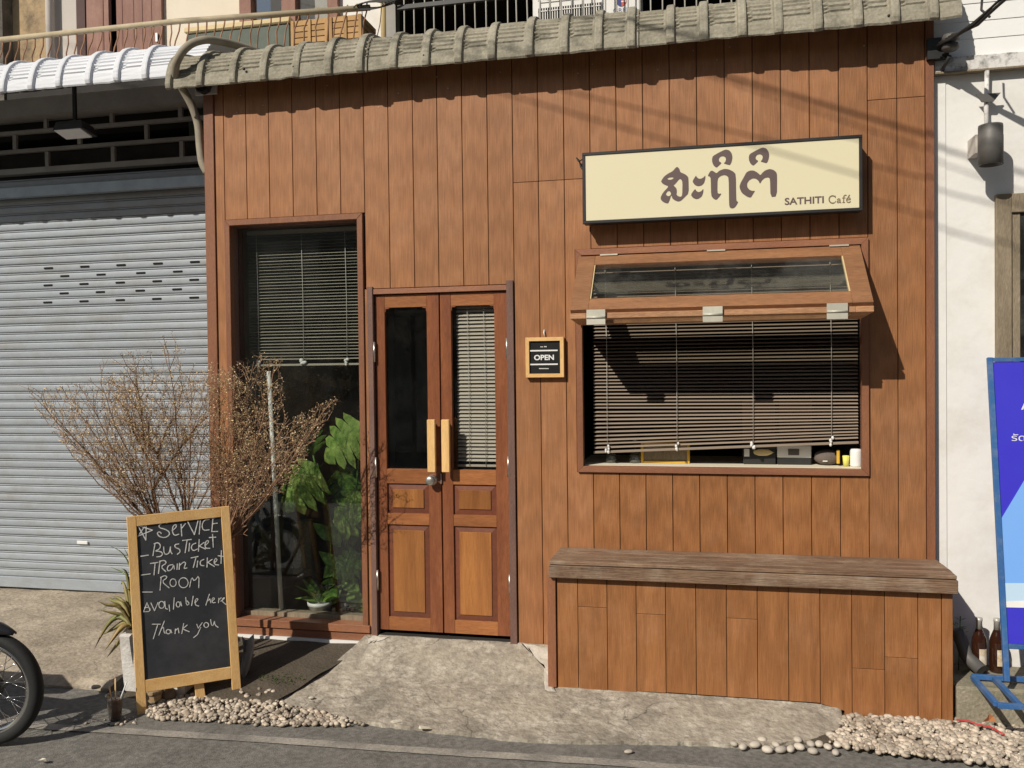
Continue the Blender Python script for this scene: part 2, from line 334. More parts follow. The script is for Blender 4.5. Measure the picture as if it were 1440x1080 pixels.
M_blindD = mat('blind_beige', (.60, .52, .44), .5, c2=(.54, .46, .39), rnd=.05)
M_blindL = mat('blind_grey', (.42, .39, .31), .5, c2=(.36, .33, .27), rnd=.05)
M_cord = mat('white_cord', (.62, .6, .54), .7, rnd=0)
M_yellow = mat('yellow_plastic', (.70, .42, .05), .45, rnd=0)
M_yel2 = mat('lemon_yellow', (.78, .74, .16), .45, rnd=0)
M_bag = mat('grey_felt', (.15, .12, .105), .95, rnd=0, bump=.5, bscale=90)
M_bottle = mat('brown_bottle_glass', (.035, .012, .006), .08, rnd=0, spec=.6, coat=.3)
M_foil = mat('bottle_foil', (.55, .53, .48), .4, metal=.3, rnd=0)
M_label = mat('bottle_label', (.72, .69, .6), .6, c2=(.5, .35, .15), scale=30, contrast=.3, rnd=0)
M_tea = mat('iced_tea', (.17, .075, .03), .25, c2=(.28, .14, .07), scale=30, rnd=0, coat=.3)
M_cupgl = glass_mat('clear_cup', tint=(.97,.97,.96), dust=.03)
M_bamboo = mat('bamboo_cup', (.46, .33, .17), .7, c2=(.3, .2, .1), stretch=(9, 9, 1), rnd=0)
M_moss = mat('ground_cover', (.055, .085, .02), .85, island=.5, rnd=0)
M_red = mat('red_cord', (.5, .05, .05), .5, rnd=0)
M_dryleaf = mat('dry_leaf', (.5, .2, .08), .7, rnd=.2, trans=.2)
M_paper = mat('paper_litter', (.66, .62, .5), .8, rnd=.1)
M_opp = mat('opposite_wall', (.38, .36, .32), .9, c2=(.28, .26, .22), rnd=.2)
M_green = mat('dark_green_tank', (.085, .11, .085), .6, c2=(.06, .08, .06), rnd=0)
M_crate = mat('woven_crate', (.52, .33, .15), .8, c2=(.38, .22, .09), scale=6, rnd=.15)
M_beige = mat('beige_plastic', (.66, .52, .28), .6, rnd=.05)

# ------------------------------------------------------------------ ground
def nz(x, y, s, k=0.0): return noise.noise(V((x * s, y * s, k)))
def sheet(name, outline_fn, nu, nv, zf, mat_, thick=.06, **t):
    """grid sheet between two curves: outline_fn(u,v)->(x,y)"""
    mb = MB(); vs = []; fs = []
    for j in range(nv + 1):
        for i in range(nu + 1):
            x, y = outline_fn(i / nu, j / nv); vs.append((x, y, zf(x, y, i / nu, j / nv)))
    for j in range(nv):
        for i in range(nu):
            a = j * (nu + 1) + i; fs.append((a, a + 1, a + nu + 2, a + nu + 1))
    mb.add(vs, fs, True)
    # skirt along the border
    bd = [i for i in range(nu + 1)] + [(j + 1) * (nu + 1) - 1 for j in range(1, nv + 1)] + [nv * (nu + 1) + i for i in range(nu - 1, -1, -1)] + [j * (nu + 1) for j in range(nv - 1, 0, -1)]
    sk = [vs[i] for i in bd] + [(vs[i][0], vs[i][1], vs[i][2] - thick) for i in bd]; n = len(bd)
    mb.add(sk, [(i, (i + 1) % n, n + (i + 1) % n, n + i) for i in range(n)])
    return mb.build(name, mat_, origin=(0, 0, 0), **t)

mb = MB()
N_ = 90
xs = [-60, -30, -12] + [-7 + 12 * i / N_ for i in range(N_ + 1)] + [10, 30, 60]
ys = [-60, -30, -10, -5] + [-3.2 + 3.6 * i / 50 for i in range(51)] + [3, 20, 60]
vs = []; fs = []
for y in ys:
    for x in xs: vs.append((x, y, -.205 + .006 * nz(x, y, 1.5) - max(0, min(1, (y + .3) / .5)) * .03))
for j in range(len(ys) - 1):
    for i in range(len(xs) - 1):
        a = j * len(xs) + i; fs.append((a, a + 1, a + len(xs) + 1, a + len(xs)))
mb.add(vs, fs, True); mb.build('road', M_road, origin=(0, 0, 0), kind='structure')

# pale worn line on the asphalt
pts = [(-6, -1.32), (-4.5, -1.25), (-3.32, -1.185), (-2.5, -1.135), (-1.71, -1.095), (-.83, -1.06), (.1, -1.03), (1.2, -1.0)]
def lerp_pts(P, u):
    k = u * (len(P) - 1); i = min(int(k), len(P) - 2); f = k - i
    return P[i][0] + (P[i + 1][0] - P[i][0]) * f, P[i][1] + (P[i + 1][1] - P[i][1]) * f
mb = MB(); vs = []; fs = []
for i in range(301):
    x, y = lerp_pts(pts, i / 300); wd = .034 + .006 * nz(x, 3, 9); vs += [(x, y - wd, -.199 + .006 * nz(x, y, 1.5)), (x, y + wd + .004 * nz(x, 1, 14), -.199 + .006 * nz(x, y, 1.5))]
fs = [(2 * i, 2 * i + 2, 2 * i + 3, 2 * i + 1) for i in range(300)]
mb.add(vs, fs).build('road_line', M_line, origin=(0, 0, 0), kind='structure')

# concrete apron in front of the door, ramping down to the road
edge = [(-2.27, -.66), (-2.13, -.74), (-1.95, -.80), (-1.665, -.845), (-1.35, -.87), (-1.1, -.885), (-.9, -.90), (-.62, -.885), (-.35, -.83), (-.08, -.79), (.12, -.775), (.35, -.735), (.55, -.62), (.68, -.5), (.71, -.40)]
top = [(-1.985, .09), (-1.8, .09), (-1.6, .09), (-1.4, .09), (-1.2, .09), (-1.0, .09), (-.8, .09), (-.6, .09), (-.4, .09), (-.2, .09), (0, .09), (.2, .09), (.4, .09), (.55, .09), (.71, .09)]
def apr(u, v):
    x0, y0 = lerp_pts(top, u); x1, y1 = lerp_pts(edge, u)
    y1 += .018 * nz(x1, 0, 9, 3) + .008 * nz(x1, 0, 30, 5); x1 += .012 * nz(0, u * 6, 3, 8)
    x = x0 + (x1 - x0) * v; y = y0 + (y1 - y0) * v
    if u < .02: x += .012 * nz(0, y, 6, 2)
    return x, y
def aprz(x, y, u, v):
    a_y = max(0, -y); z = -.012 - .128 * min(1, a_y / .34) - .05 * max(0, min(1, (a_y - .34) / .5))
    rough = max(0, min(1, (v - .55) / .25))
    z += .005 * nz(x, y, 3) + .003 * nz(x, y, 11) + rough * (.007 * abs(nz(x, y, 9, 4)) + .007 * nz(x, y, 26, 6))
    k = max(0, (v - .55) / .45) ** 2; z = z * (1 - k) + (-.186 + .004 * nz(x, y, 20, 3)) * k
    return z
sheet('concrete_apron', apr, 230, 130, aprz, M_apron, .08, kind='structure')

# forecourt concrete in front of the shutter
def fo(u, v):
    x = -7 + 4.0 * u
    y = 1.1 + (-.69 + .03 * nz(x, 0, 3, 7) + .012 * nz(x, 0, 14, 7) - 1.1) * v
    return x, y
def foz(x, y, u, v):
    z = -.135 - .03 * max(0, (1.0 - y)) / 1.7
    z += .012 * nz(x, y, 1.2, 3) + .006 * nz(x, y, 5, 4) + .003 * nz(x, y, 16, 9)
    if v > .96: z -= (v - .96) * .6
    return z
sheet('forecourt', fo, 200, 110, foz, M_fore, .08, kind='structure')
# stained ground strip under the window and the right hand gap
mb = MB(); vs = []; fs = []
for j in range(31):
    for i in range(61):
        y = -.78 + .86 * j / 30; x = -3.3 + (-1.955 + (y - .09) * .38 + 3.3) * i / 60
        vs.append((x, y, -.185 + .128 * j / 30 + .01 * nz(x, y, 6, 11) - max(0, -.7 - y) * .5))
for j in range(30):
    for i in range(60):
        a = j * 61 + i; fs.append((a, a + 1, a + 62, a + 61))
mb.add(vs, fs, True).build('soil_bed', M_soil, origin=(0, 0, 0), kind='structure')
mb = MB(); vs = []; fs = []
for j in range(21):
    for i in range(61):
        x = .0 + 4 * i / 60; y = -.74 + .5 * j / 20
        vs.append((x, y, -.19 + .01 * nz(x, y, 6, 21) + .01 * j / 20 - max(0, -.64 - y) * .5))
for j in range(20):
    for i in range(60):
        a = j * 61 + i; fs.append((a, a + 1, a + 62, a + 61))
mb.add(vs, fs, True).build('gravel_bed', M_soil, origin=(0, 0, 0), kind='structure')

def residue(pts, z_off, seed):
    mb = MB(); P = []
    for i in range(len(pts)):
        a, b = pts[i], pts[(i + 1) % len(pts)]
        for k in range(6):
            f = k / 6; x = a[0] + (b[0] - a[0]) * f; y = a[1] + (b[1] - a[1]) * f
            P.append((x + .022 * nz(x, y, 30, seed), y + .022 * nz(x, y, 30, seed + 5)))
    c = (sum(p[0] for p in P) / len(P), sum(p[1] for p in P) / len(P)); zz_ = lambda x, y: -.012 - .128 * min(1, max(0, -y) / .34) - .05 * max(0, min(1, (-y - .34) / .5)) + .005 * nz(x, y, 3) + .003 * nz(x, y, 11) + z_off
    vs = [(c[0], c[1], zz_(*c))] + [((p[0] + c[0]) / 2, (p[1] + c[1]) / 2, zz_((p[0] + c[0]) / 2, (p[1] + c[1]) / 2)) for p in P] + [(p[0], p[1], zz_(*p)) for p in P]; n = len(P)
    mb.add(vs, [(0, 1 + i, 1 + (i + 1) % n) for i in range(n)] + [(1 + i, 1 + n + i, 1 + n + (i + 1) % n, 1 + (i + 1) % n) for i in range(n)], True)
    mb.build('cement_residue', M_resid, origin=(0, 0, 0), kind='structure')
M_resid = mat('pale_cement_residue', (.62, .58, .51), .9, c2=(.40, .36, .30), scale=14, contrast=.35, rnd=0, bump=.5)
residue([(-1.04, -.02), (-.80, -.02), (-.80, -.34), (-.76, -.39), (-.84, -.37), (-.86, -.2), (-.90, -.08)], .0045, 2)
residue([(-1.97, -.02), (-1.87, -.02), (-1.90, -.055), (-1.99, -.085)], .0045, 9)

# ------------------------------------------------------------------ cafe building
CB = thing('cafe_building', 'narrow cafe front clad in brown wood-look planks under a ribbed grey eave', 'building', (-.9, 0, 0))
G = [-3.07, -3.0, -2.935] + [-2.78 + .1563 * i for i in range(6)] + [-1.83 + .1545 * i for i in range(6)] + [-.903 + .152 * i for i in range(13)] + [1.058, 1.2, 1.243]
G = [-3.07, -3.0, -2.935, -2.78, -2.623, -2.463, -2.303, -2.145, -1.988, -1.83, -1.673, -1.519, -1.364, -1.209, -1.055, -.903, -.75, -.597, -.445, -.294, -.143, .008, .16, .311, .461, .612, .763, .911, 1.06, 1.2, 1.243]
ZT = 3.47
OP = [(-2.936, -1.998, -.2, 2.59), (-1.978, -1.058, -.2, 2.122), (-.69, .912, 1.012, 2.311)]
seams = {14: 2.72, 15: 2.72, 16: 2.72, 27: 3.05, 28: 3.05}
gap = .0040
def plank(poly, name='plank', y0=0.0, y1=.011, matl=None, parent=CB):
    mb = MB(); mb.prism([(x, y0, z) for x, z in poly], (0, y1 - y0, 0))
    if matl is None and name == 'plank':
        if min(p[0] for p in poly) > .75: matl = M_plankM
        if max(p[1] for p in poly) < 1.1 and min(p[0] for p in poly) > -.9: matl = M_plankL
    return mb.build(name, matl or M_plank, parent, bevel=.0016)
for i in range(len(G) - 1):
    x0, x1 = G[i] + gap * .5, G[i + 1] - gap * .5
    if i in (0, len(G) - 2):
        mb = MB().box(G[i] + .001, G[i + 1] - .001, -.012, .02, -.02 if i == 0 else -.1, ZT); mb.build('corner_trim', M_trim, CB, bevel=.002); continue
    zb = -.02 if x1 < -1.9 else -.035
    if x0 > -.8: zb = -.1
    full = [o for o in OP if o[0] <= x0 + .012 and o[1] >= x1 - .012]
    part = [o for o in OP if o not in full and o[0] < x1 - .004 and o[1] > x0 + .004]
    jz = []
    if full:
        o = full[0]; rects = [(o[3] + .002, ZT)]
        if o[2] > 0: rects.append((zb, o[2] - .002))
        for (a, b) in rects:
            sm = seams.get(i)
            if sm and a < sm < b:
                plank([(x0, a), (x1, a), (x1, sm - .0012), (x0, sm - .0012)]); plank([(x0, sm + .0012), (x1, sm + .0012), (x1, b), (x0, b)])
            else: plank([(x0, a), (x1, a), (x1, b), (x0, b)])
    elif part:
        o = part[0]
        if o[0] > x0:   # opening takes the right part
            c = o[0] - .002
            if o[2] > 0: poly = [(x0, zb), (x1, zb), (x1, o[2]), (c, o[2]), (c, o[3]), (x1, o[3])]
            else: poly = [(x0, zb), (c, zb), (c, o[3]), (x1, o[3])]
            sm = seams.get(i)
            if sm:
                plank(poly + [(x1, sm - .0012), (x0, sm - .0012)]); plank([(x0, sm + .0012), (x1, sm + .0012), (x1, ZT), (x0, ZT)])
            else: plank(poly + [(x1, ZT), (x0, ZT)])
        else:
            c = o[1] + .002
            if o[2] > 0: poly = [(x0, zb), (x1, zb), (x1, ZT), (x0, ZT), (x0, o[3]), (c, o[3]), (c, o[2]), (x0, o[2])]
            else: poly = [(c, zb), (x1, zb), (x1, ZT), (x0, ZT), (x0, o[3]), (c, o[3])]
            plank(poly)
    else:
        sm = seams.get(i)
        if sm:
            plank([(x0, zb), (x1, zb), (x1, sm - .0012), (x0, sm - .0012)]); plank([(x0, sm + .0012), (x1, sm + .0012), (x1, ZT), (x0, ZT)])
        else: plank([(x0, zb), (x1, zb), (x1, ZT), (x0, ZT)])
# the board backing behind the planks, pierced by the openings
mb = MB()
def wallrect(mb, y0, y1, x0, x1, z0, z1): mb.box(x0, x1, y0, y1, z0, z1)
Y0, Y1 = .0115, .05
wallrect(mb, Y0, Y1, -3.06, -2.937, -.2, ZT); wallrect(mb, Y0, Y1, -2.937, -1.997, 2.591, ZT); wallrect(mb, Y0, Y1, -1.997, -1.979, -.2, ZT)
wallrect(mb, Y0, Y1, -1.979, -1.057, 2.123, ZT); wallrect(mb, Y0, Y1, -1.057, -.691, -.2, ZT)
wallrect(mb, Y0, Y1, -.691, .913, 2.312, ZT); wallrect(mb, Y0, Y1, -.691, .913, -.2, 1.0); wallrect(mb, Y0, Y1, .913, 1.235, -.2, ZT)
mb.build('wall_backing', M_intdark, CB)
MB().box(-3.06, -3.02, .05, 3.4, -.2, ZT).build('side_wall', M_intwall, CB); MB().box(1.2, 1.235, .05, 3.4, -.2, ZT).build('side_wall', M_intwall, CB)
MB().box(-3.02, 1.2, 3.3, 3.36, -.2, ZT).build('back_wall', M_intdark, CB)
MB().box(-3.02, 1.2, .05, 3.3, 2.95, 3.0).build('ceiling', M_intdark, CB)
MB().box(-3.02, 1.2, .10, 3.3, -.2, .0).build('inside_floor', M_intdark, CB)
# side skin of the cafe box
MB().box(-3.068, -3.061, .012, 1.0, -.2, ZT).build('side_skin', M_trim, CB)

# --- display window at the left
def mitre_frame(x0, x1, z0, z1, w_, ya, yb, bottom=True):
    """four mitred boards as polygons in x,z"""
    P = [[(x0, z1), (x1, z1), (x1 - w_, z1 - w_), (x0 + w_, z1 - w_)], [(x0, z0), (x0, z1), (x0 + w_, z1 - w_), (x0 + w_, z0 + (w_ if bottom else 0))],
         [(x1, z1), (x1, z0), (x1 - w_, z0 + (w_ if bottom else 0)), (x1 - w_, z1 - w_)]]
    if bottom: P.append([(x0, z0), (x0 + w_, z0 + w_), (x1 - w_, z0 + w_), (x1, z0)])
    out = []
    for p in P:
        out.append(MB().prism([(x, ya, z) for x, z in p], (0, yb - ya, 0)))
    return out
lw = mitre_frame(-2.934, -2.0, .03, 2.588, .036, -.016, .03, bottom=False)
W1 = MB()
for q in lw: W1.v, W1.f, W1.s = W1.v + q.v, W1.f + [[i + len(W1.v) for i in f] for f in q.f], W1.s + q.s
W1 = W1.build('display_window', M_trim, CB, bevel=.002)
mb = MB(); mb.box(-2.934, -2.90, .031, .15, .03, 2.555); mb.box(-2.034, -2.0, .031, .15, .03, 2.555); mb.box(-2.9, -2.034, .031, .15, 2.55, 2.588)
mb.build('reveal', M_jamb, W1)
mb = MB(); mb.box(-2.9, -2.034, .075, .15, .03, .072); mb.build('inner_sill', M_oldwood, W1)
mb = MB(); mb.box(-2.95, -1.99, -.018, .074, -.002, .045); mb.build('sill', M_trimH, W1, bevel=.002)
mb = MB(); mb.box(-2.95, -1.99, -.006, .07, -.055, -.008); mb.build('lower_sill', M_trimH, W1, bevel=.002)
MB().box(-2.9, -2.034, .09, .096, .072, 2.55).build('pane', M_glass, W1)
MB().box(-3.0, -1.985, -.022, .06, -.15, -.0565).build('plaster_footing', M_white, CB)

# --- double door
FR = MB(); FR.box(-1.976, -1.941, -.016, .07, -.03, 2.135); FR = FR.build('door_frame', M_jamb, CB, bevel=.002)
MB().box(-1.101, -1.060, -.016, .07, -.03, 2.145).build('jamb', M_jamb, FR, bevel=.002)
MB().box(-1.941, -1.101, -.008, .07, 2.088, 2.120).build('head', M_trimH, FR, bevel=.002)
MB().box(-1.995, -1.978, -.004, .012, -.03, 2.12).build('fillet', M_plank, FR, bevel=.001)
MB().box(-1.941, -1.101, .0, .12, -.035, -.008).build('threshold', M_intdark, FR)
def leaf(x0, x1, side):
    z0, z1 = .018, 2.083; st = .066; yA, yB = .012, .047
    g0, g1 = 1.015, 2.005
    p1 = (.742, .925); p2 = (.10, .672)
    mb = MB()
    if side == 'L': sl_, sr_ = .062, .078
    else: sl_, sr_ = .068, .078
    a, b = x0 + sl_, x1 - sr_
    d = MB(); d.box(x0, a, yA, yB, z0, z1); d = d.build('door', M_door, CB, bevel=.002)
    MB().box(b, x1, yA, yB, z0, z1).build('stile', M_door, d, bevel=.002)
    for (r0, r1) in ((z0, p2[0]), (p2[1], p1[0]), (p1[1], g0), (g1, z1)):
        MB().box(a, b, yA + .001, yB - .001, r0, r1).build('rail', M_doorH, d, bevel=.0015)
    # little cut corners at the head of the glass
    mb = MB()
    for (xa, s) in ((a, 1), (b, -1)):
        mb.prism([(xa, yA + .003, g1), (xa + s * .030, yA + .003, g1), (xa + s * .024, yA + .003, g1 - .006), (xa + s * .005, yA + .003, g1 - .008), (xa + s * .004, yA + .003, g1 - .024), (xa, yA + .003, g1 - .028)], (0, .03, 0))
    mb.build('corner_block', M_door, d)
    MB().box(a, b, .032, .037, g0, g1).build('pane', M_glass, d)
    for (q0, q1) in (p1, p2):
        bv = .033; yo, yi = yA + .014, yA + .004
        mb = MB()
        o4 = [(a, q0), (b, q0), (b, q1), (a, q1)]; i4 = [(a + bv, q0 + bv), (b - bv, q0 + bv), (b - bv, q1 - bv), (a + bv, q1 - bv)]
        vs = [(x, yo, z) for x, z in o4] + [(x, yi + .004, z) for x, z in i4] + [(x, yB - .003, z) for x, z in o4]
        mb.add(vs, [(0, 1, 5, 4), (1, 2, 6, 5), (2, 3, 7, 6), (3, 0, 4, 7), (4, 5, 6, 7), (8, 11, 10, 9), (0, 8, 9, 1), (1, 9, 10, 2), (2, 10, 11, 3), (3, 11, 8, 0)])
        mb.build('panel', M_doorB, d)
        MB().box(a + bv + .001, b - bv - .001, yi - .002, yi + .006, q0 + bv + .001, q1 - bv - .001).build('panel_field', M_doorP, d, bevel=.002)
    return d, a, b
LD, la, lb = leaf(-1.936, -1.527, 'L')
RD, ra, rb = leaf(-1.519, -1.105, 'R')
for (d, px) in ((LD, 606), (RD, 626)):
    p0 = onY(px, 590, -.05); p1 = onY(px, 664, -.05)
    hx = p0.x + .002
    MB().box(hx - .0245, hx + .0245, -.062, -.036, p1.z, p0.z).build('handle', M_pine, d, bevel=.003)
    m2 = MB(); m2.box(hx - .012, hx + .012, -.035, .0115, p0.z - .06, p0.z - .03); m2.box(hx - .012, hx + .012, -.035, .0115, p1.z + .03, p1.z + .06); m2.build('handle_post', M_door, d)
k = onY(605, 676, -.03)
MB().lathe((k.x, .0115, k.z), [(.033, 0), (.033, -.006), (.014, -.010), (.013, -.028), (.026, -.034), (.030, -.045), (.027, -.056), (.012, -.060), (.0, -.0605)], 28, (0, 1, 0)).build('knob', M_steel, LD)
MB().box(-1.5265, -1.5195, .0, .004, .93, .99).build('latch_plate', M_steel, LD)
for (d, x, zs) in ((LD, -1.938, (onY(528, 495).z, onY(528, 657).z, onY(528, 815).z)), (RD, -1.103, (onY(713, 490).z, onY(714, 656).z, onY(714, 822).z))):
    for z in zs: MB().tube([(x, -.006, z - .062), (x, -.006, z + .062)], .0075, 10).build('hinge', M_steel, d)

# --- serving window at the right
q = mitre_frame(-.688, .910, 1.014, 2.309, .036, -.018, .03)
mb = MB()
for k_, e in enumerate(q):
    if k_ == 0: SW = e.build('serving_window', M_trimH, CB, bevel=.002)
    else: e.build('frame_board', M_trimH if k_ == 3 else M_trim, SW, bevel=.002)
mb = MB(); mb.box(-.688, -.664, .031, .13, 1.014, 2.309); mb.box(.886, .91, .031, .13, 1.014, 2.309); mb.box(-.664, .886, .031, .13, 2.285, 2.309)
mb.build('reveal', M_jamb, SW)
mb = MB(); mb.box(-.686, .908, .031, .62, .99, 1.052); mb.build('counter_board', mat('cream_counter', (.86, .79, .62), .5, rnd=0), SW)
# folding flap, upper leaf sloping out, lower leaf folded back under it
AX0, AX1 = -.667, .866
A0 = V((0, -.022, 2.268)); A1 = V((0, -.385, 1.935)); B0 = V((0, -.39, 1.885)); B1 = V((0, -.03, 1.868))
def sash(P0, P1, x0, x1, r0, r1, st, th, mats, name):
    u = (P1 - P0).normalized(); n = V((0, u.z, -u.y)); n = n if n.y < 0 else -n
    Ln = (P1 - P0).length
    def slab(xa, xb, s0, s1, off=0, th_=th):
        a = P0 + u * s0 + n * off; b = P0 + u * s1 + n * off
        return MB().hexa([(xa, a.y, a.z), (xb, a.y, a.z), (xb, b.y, b.z), (xa, b.y, b.z), (xa, a.y - n.y * th_, a.z - n.z * th_), (xb, a.y - n.y * th_, a.z - n.z * th_), (xb, b.y - n.y * th_, b.z - n.z * th_), (xa, b.y - n.y * th_, b.z - n.z * th_)])
    part = slab(x0, x0 + st, 0, Ln).build(name, mats[0], CB, bevel=.002)
    slab(x1 - st, x1, 0, Ln).build('stile', mats[0], part, bevel=.002)
    slab(x0 + st, x1 - st, 0, r0).build('rail', mats[0], part, bevel=.002)
    slab(x0 + st, x1 - st, Ln - r1, Ln).build('rail', mats[1], part, bevel=.002)
    slab(x0 + st, x1 - st, r0, Ln - r1, -.012, .005).build('pane', M_glassF, part)
    b2 = slab(x0 + st, x0 + st + .006, r0, Ln - r1, -.004, .02); b2 = MB() if False else b2
    b2.v += slab(x1 - st - .006, x1 - st, r0, Ln - r1, -.004, .02).v
    b2.f += [[i + 8 for i in f] for f in b2.f[:6]]; b2.s += [False] * 6
    b2.build('glazing_bead', M_beige, part)
    return part
FA = sash(A0, A1, AX0, AX1, .085, .095, .098, .034, (M_flap, M_flap), 'window_flap')
FB = sash(B0, B1, AX0, AX1, .07, .07, .085, .03, (M_flapL, M_flapL), 'folded_flap')
for px in (838, 1002, 1177):
    x = onY(px, 430, -.395).x
    MB().box(x - .05, x + .05, -.4045, -.4015, 1.892, 1.932).build('hinge', M_hinge, FA)
    MB().box(x - .05, x + .05, -.4045, -.4015, 1.852, 1.888).build('hinge', M_hinge, FB)
    MB().tube([(x - .05, -.405, 1.89), (x + .05, -.405, 1.89)], .006, 8).build('hinge_pin', M_hinge, FA)
for px in (856, 1007, 1180):
    x = onY(px, 352, -.03).x
    MB().box(x - .05, x + .05, -.034, -.022, 2.266, 2.274).build('top_hinge', M_hinge, FA)

# --- ribbed cement roof sheets
PR = [(-.158, 3.395), (-.163, 3.40), (-.160, 3.42), (-.155, 3.44), (-.148, 3.458), (-.141, 3.473), (-.133, 3.488), (-.122, 3.502), (-.111, 3.515), (-.098, 3.527), (-.083, 3.538), (-.066, 3.547), (-.048, 3.555), (-.028, 3.562), (0, 3.569), (.05, 3.578), (.12, 3.588), (.3, 3.612), (.6, 3.65), (1.0, 3.70)]
def resample(prof, step=.0075, fine_len=.30):
    out = [(0.0, prof[0])]; acc = 0
    for i in range(len(prof) - 1):
        a, b = V((prof[i][0], prof[i][1])), V((prof[i + 1][0], prof[i + 1][1])); L_ = (b - a).length
        st = step if acc < fine_len else .12
        n = max(1, round(L_ / st))
        for k in range(1, n + 1):
            p = a + (b - a) * (k / n); out.append((acc + L_ * k / n, (p.x, p.y)))
        acc += L_
    return out
PR = [(y_, 3.40 + (z_ - 3.40) * 1.45) for y_, z_ in PR]
RPR = resample(PR)
def roof_sheet(x0, x1, ribs, prof, dy, dz, matl, parent, name='roof_sheet', lift=0.0, k_=1.0):
    """one corrugated sheet with a turned-down lip: broad upstanding ribs, and short raised ridges across the pans"""
    mb = MB(); xs = set([x0, x1])
    for r in ribs:
        for o in (-.027, -.021, -.0205, -.012, 0, .012, .0205, .021, .027, .034, .040): xs.add(r + o)
        xs.add(r - .034); xs.add(r - .045)
    for i in range(len(ribs) - 1): xs.add((ribs[i] + ribs[i + 1]) / 2); xs.add(ribs[i] * .7 + ribs[i + 1] * .3); xs.add(ribs[i] * .3 + ribs[i + 1] * .7)
    xs = sorted(x for x in xs if x0 - 1e-6 <= x <= x1 + 1e-6)
    N = len(RPR); vs = []
    for x in xs:
        d = min(((x - r) for r in ribs), key=abs)
        for i in range(N):
            sL, (py_, pz_) = RPR[i]; p0 = RPR[max(i - 1, 0)][1]; p1 = RPR[min(i + 1, N - 1)][1]
            t = V((0, p1[0] - p0[0], p1[1] - p0[1])).normalized(); n = V((0, -t.z, t.y))
            ad = abs(d); h = .020 if ad <= .0206 else (.020 * max(0, 1 - (ad - .0206) / .0065))
            h *= min(1, .35 + sL / .03)
            if ad < .013: h += .003
            if d > .0265 and d < .041 and .085 < sL < .30: h += .006 if (sL * 1000) % 26 < 13 else -.004
            elif ad > .044 and .085 < sL < .26: h += .0075 if (sL * 1000) % 30 < 11 else 0
            h += lift
            e = .005 * nz(x, sL, 2.1, 4) + .002 * nz(x, sL * 6, 9, 2)
            lip = .006 * nz(x, 1, 14, 9) if sL < .015 else 0
            vs.append((x, py_ + dy + n.y * (h + e), pz_ + dz + n.z * (h + e) + lip))
    M = len(xs); fs = []
    for j in range(M - 1):
        for i in range(N - 1): fs.append((j * N + i, (j + 1) * N + i, (j + 1) * N + i + 1, j * N + i + 1))
    mb.add(vs, fs, False)
    ob = mb.build(name, matl, parent, recalc=False)
    so_ = ob.modifiers.new('thick', 'SOLIDIFY'); so_.thickness = .008; so_.offset = -1
    return ob

RX0, RX1 = onY(236, 100, -.15).x, 1.335
# sheet joints sit just right of every fourth rib
gx = [onY(p, 60, -.15).x for p in (425, 517, 703, 898, 1104)]
bounds = [RX0] + gx + [RX1]
allr = [onY(p, 80, -.158).x for p in (237, 281, 328, 371, 417, 463, 507, 553, 599, 645, 692, 745, 794, 842, 888, 943, 990, 1044, 1095, 1150, 1206, 1258, 1312)]
for i in range(len(bounds) - 1):
    rr_ = [r for r in allr if bounds[i] - .01 < r < bounds[i + 1] + .01] or allr[:1]
    roof_sheet(bounds[i] - (.012 if i else 0), bounds[i + 1], rr_, PR, 0, 0, M_roof, CB, lift=.010 * (i % 2))
MB().box(-3.06, 1.24, -.012, .03, ZT + .001, 3.52).build('fascia', M_dark, CB)
MB().box(-3.06, 1.235, .03, 2.5, 3.5, 3.53).build('roof_deck', M_dark, CB)

fn_ = None
for (x, y) in ((338, 134), (370, 148), (333, 158), (460, 120), (614, 108), (630, 124), (532, 151), (704, 101), (813, 103), (833, 90), (875, 84), (975, 71), (1008, 84), (1026, 66), (1215, 64), (1110, 72), (925, 98), (560, 131)):
    p = onY(x, y, -.001)
    if fn_ is None: fn_ = MB().lathe((p.x, -.0003, p.z), [(.004, 0), (.004, -.0012), (.0015, -.0022), (0, -.0022)], 8, (0, 1, 0)).build('nail_head', M_steel, CB, origin=p)
    else: dup(fn_, p, CB)
fn_ = None
for (x, y) in ((343, 97), (413, 94), (504, 84), (596, 78), (691, 73), (842, 62), (889, 58), (1092, 37), (1250, 22)):
    p = onY(x, y, -.172)
    if fn_ is None: fn_ = MB().lathe((p.x, p.y + .004, p.z), [(.008, 0), (.008, -.006), (.004, -.012), (0, -.012)], 8, (0, 1, 0)).build('roof_bolt', M_black, CB, origin=p)
    else: dup(fn_, p, CB)

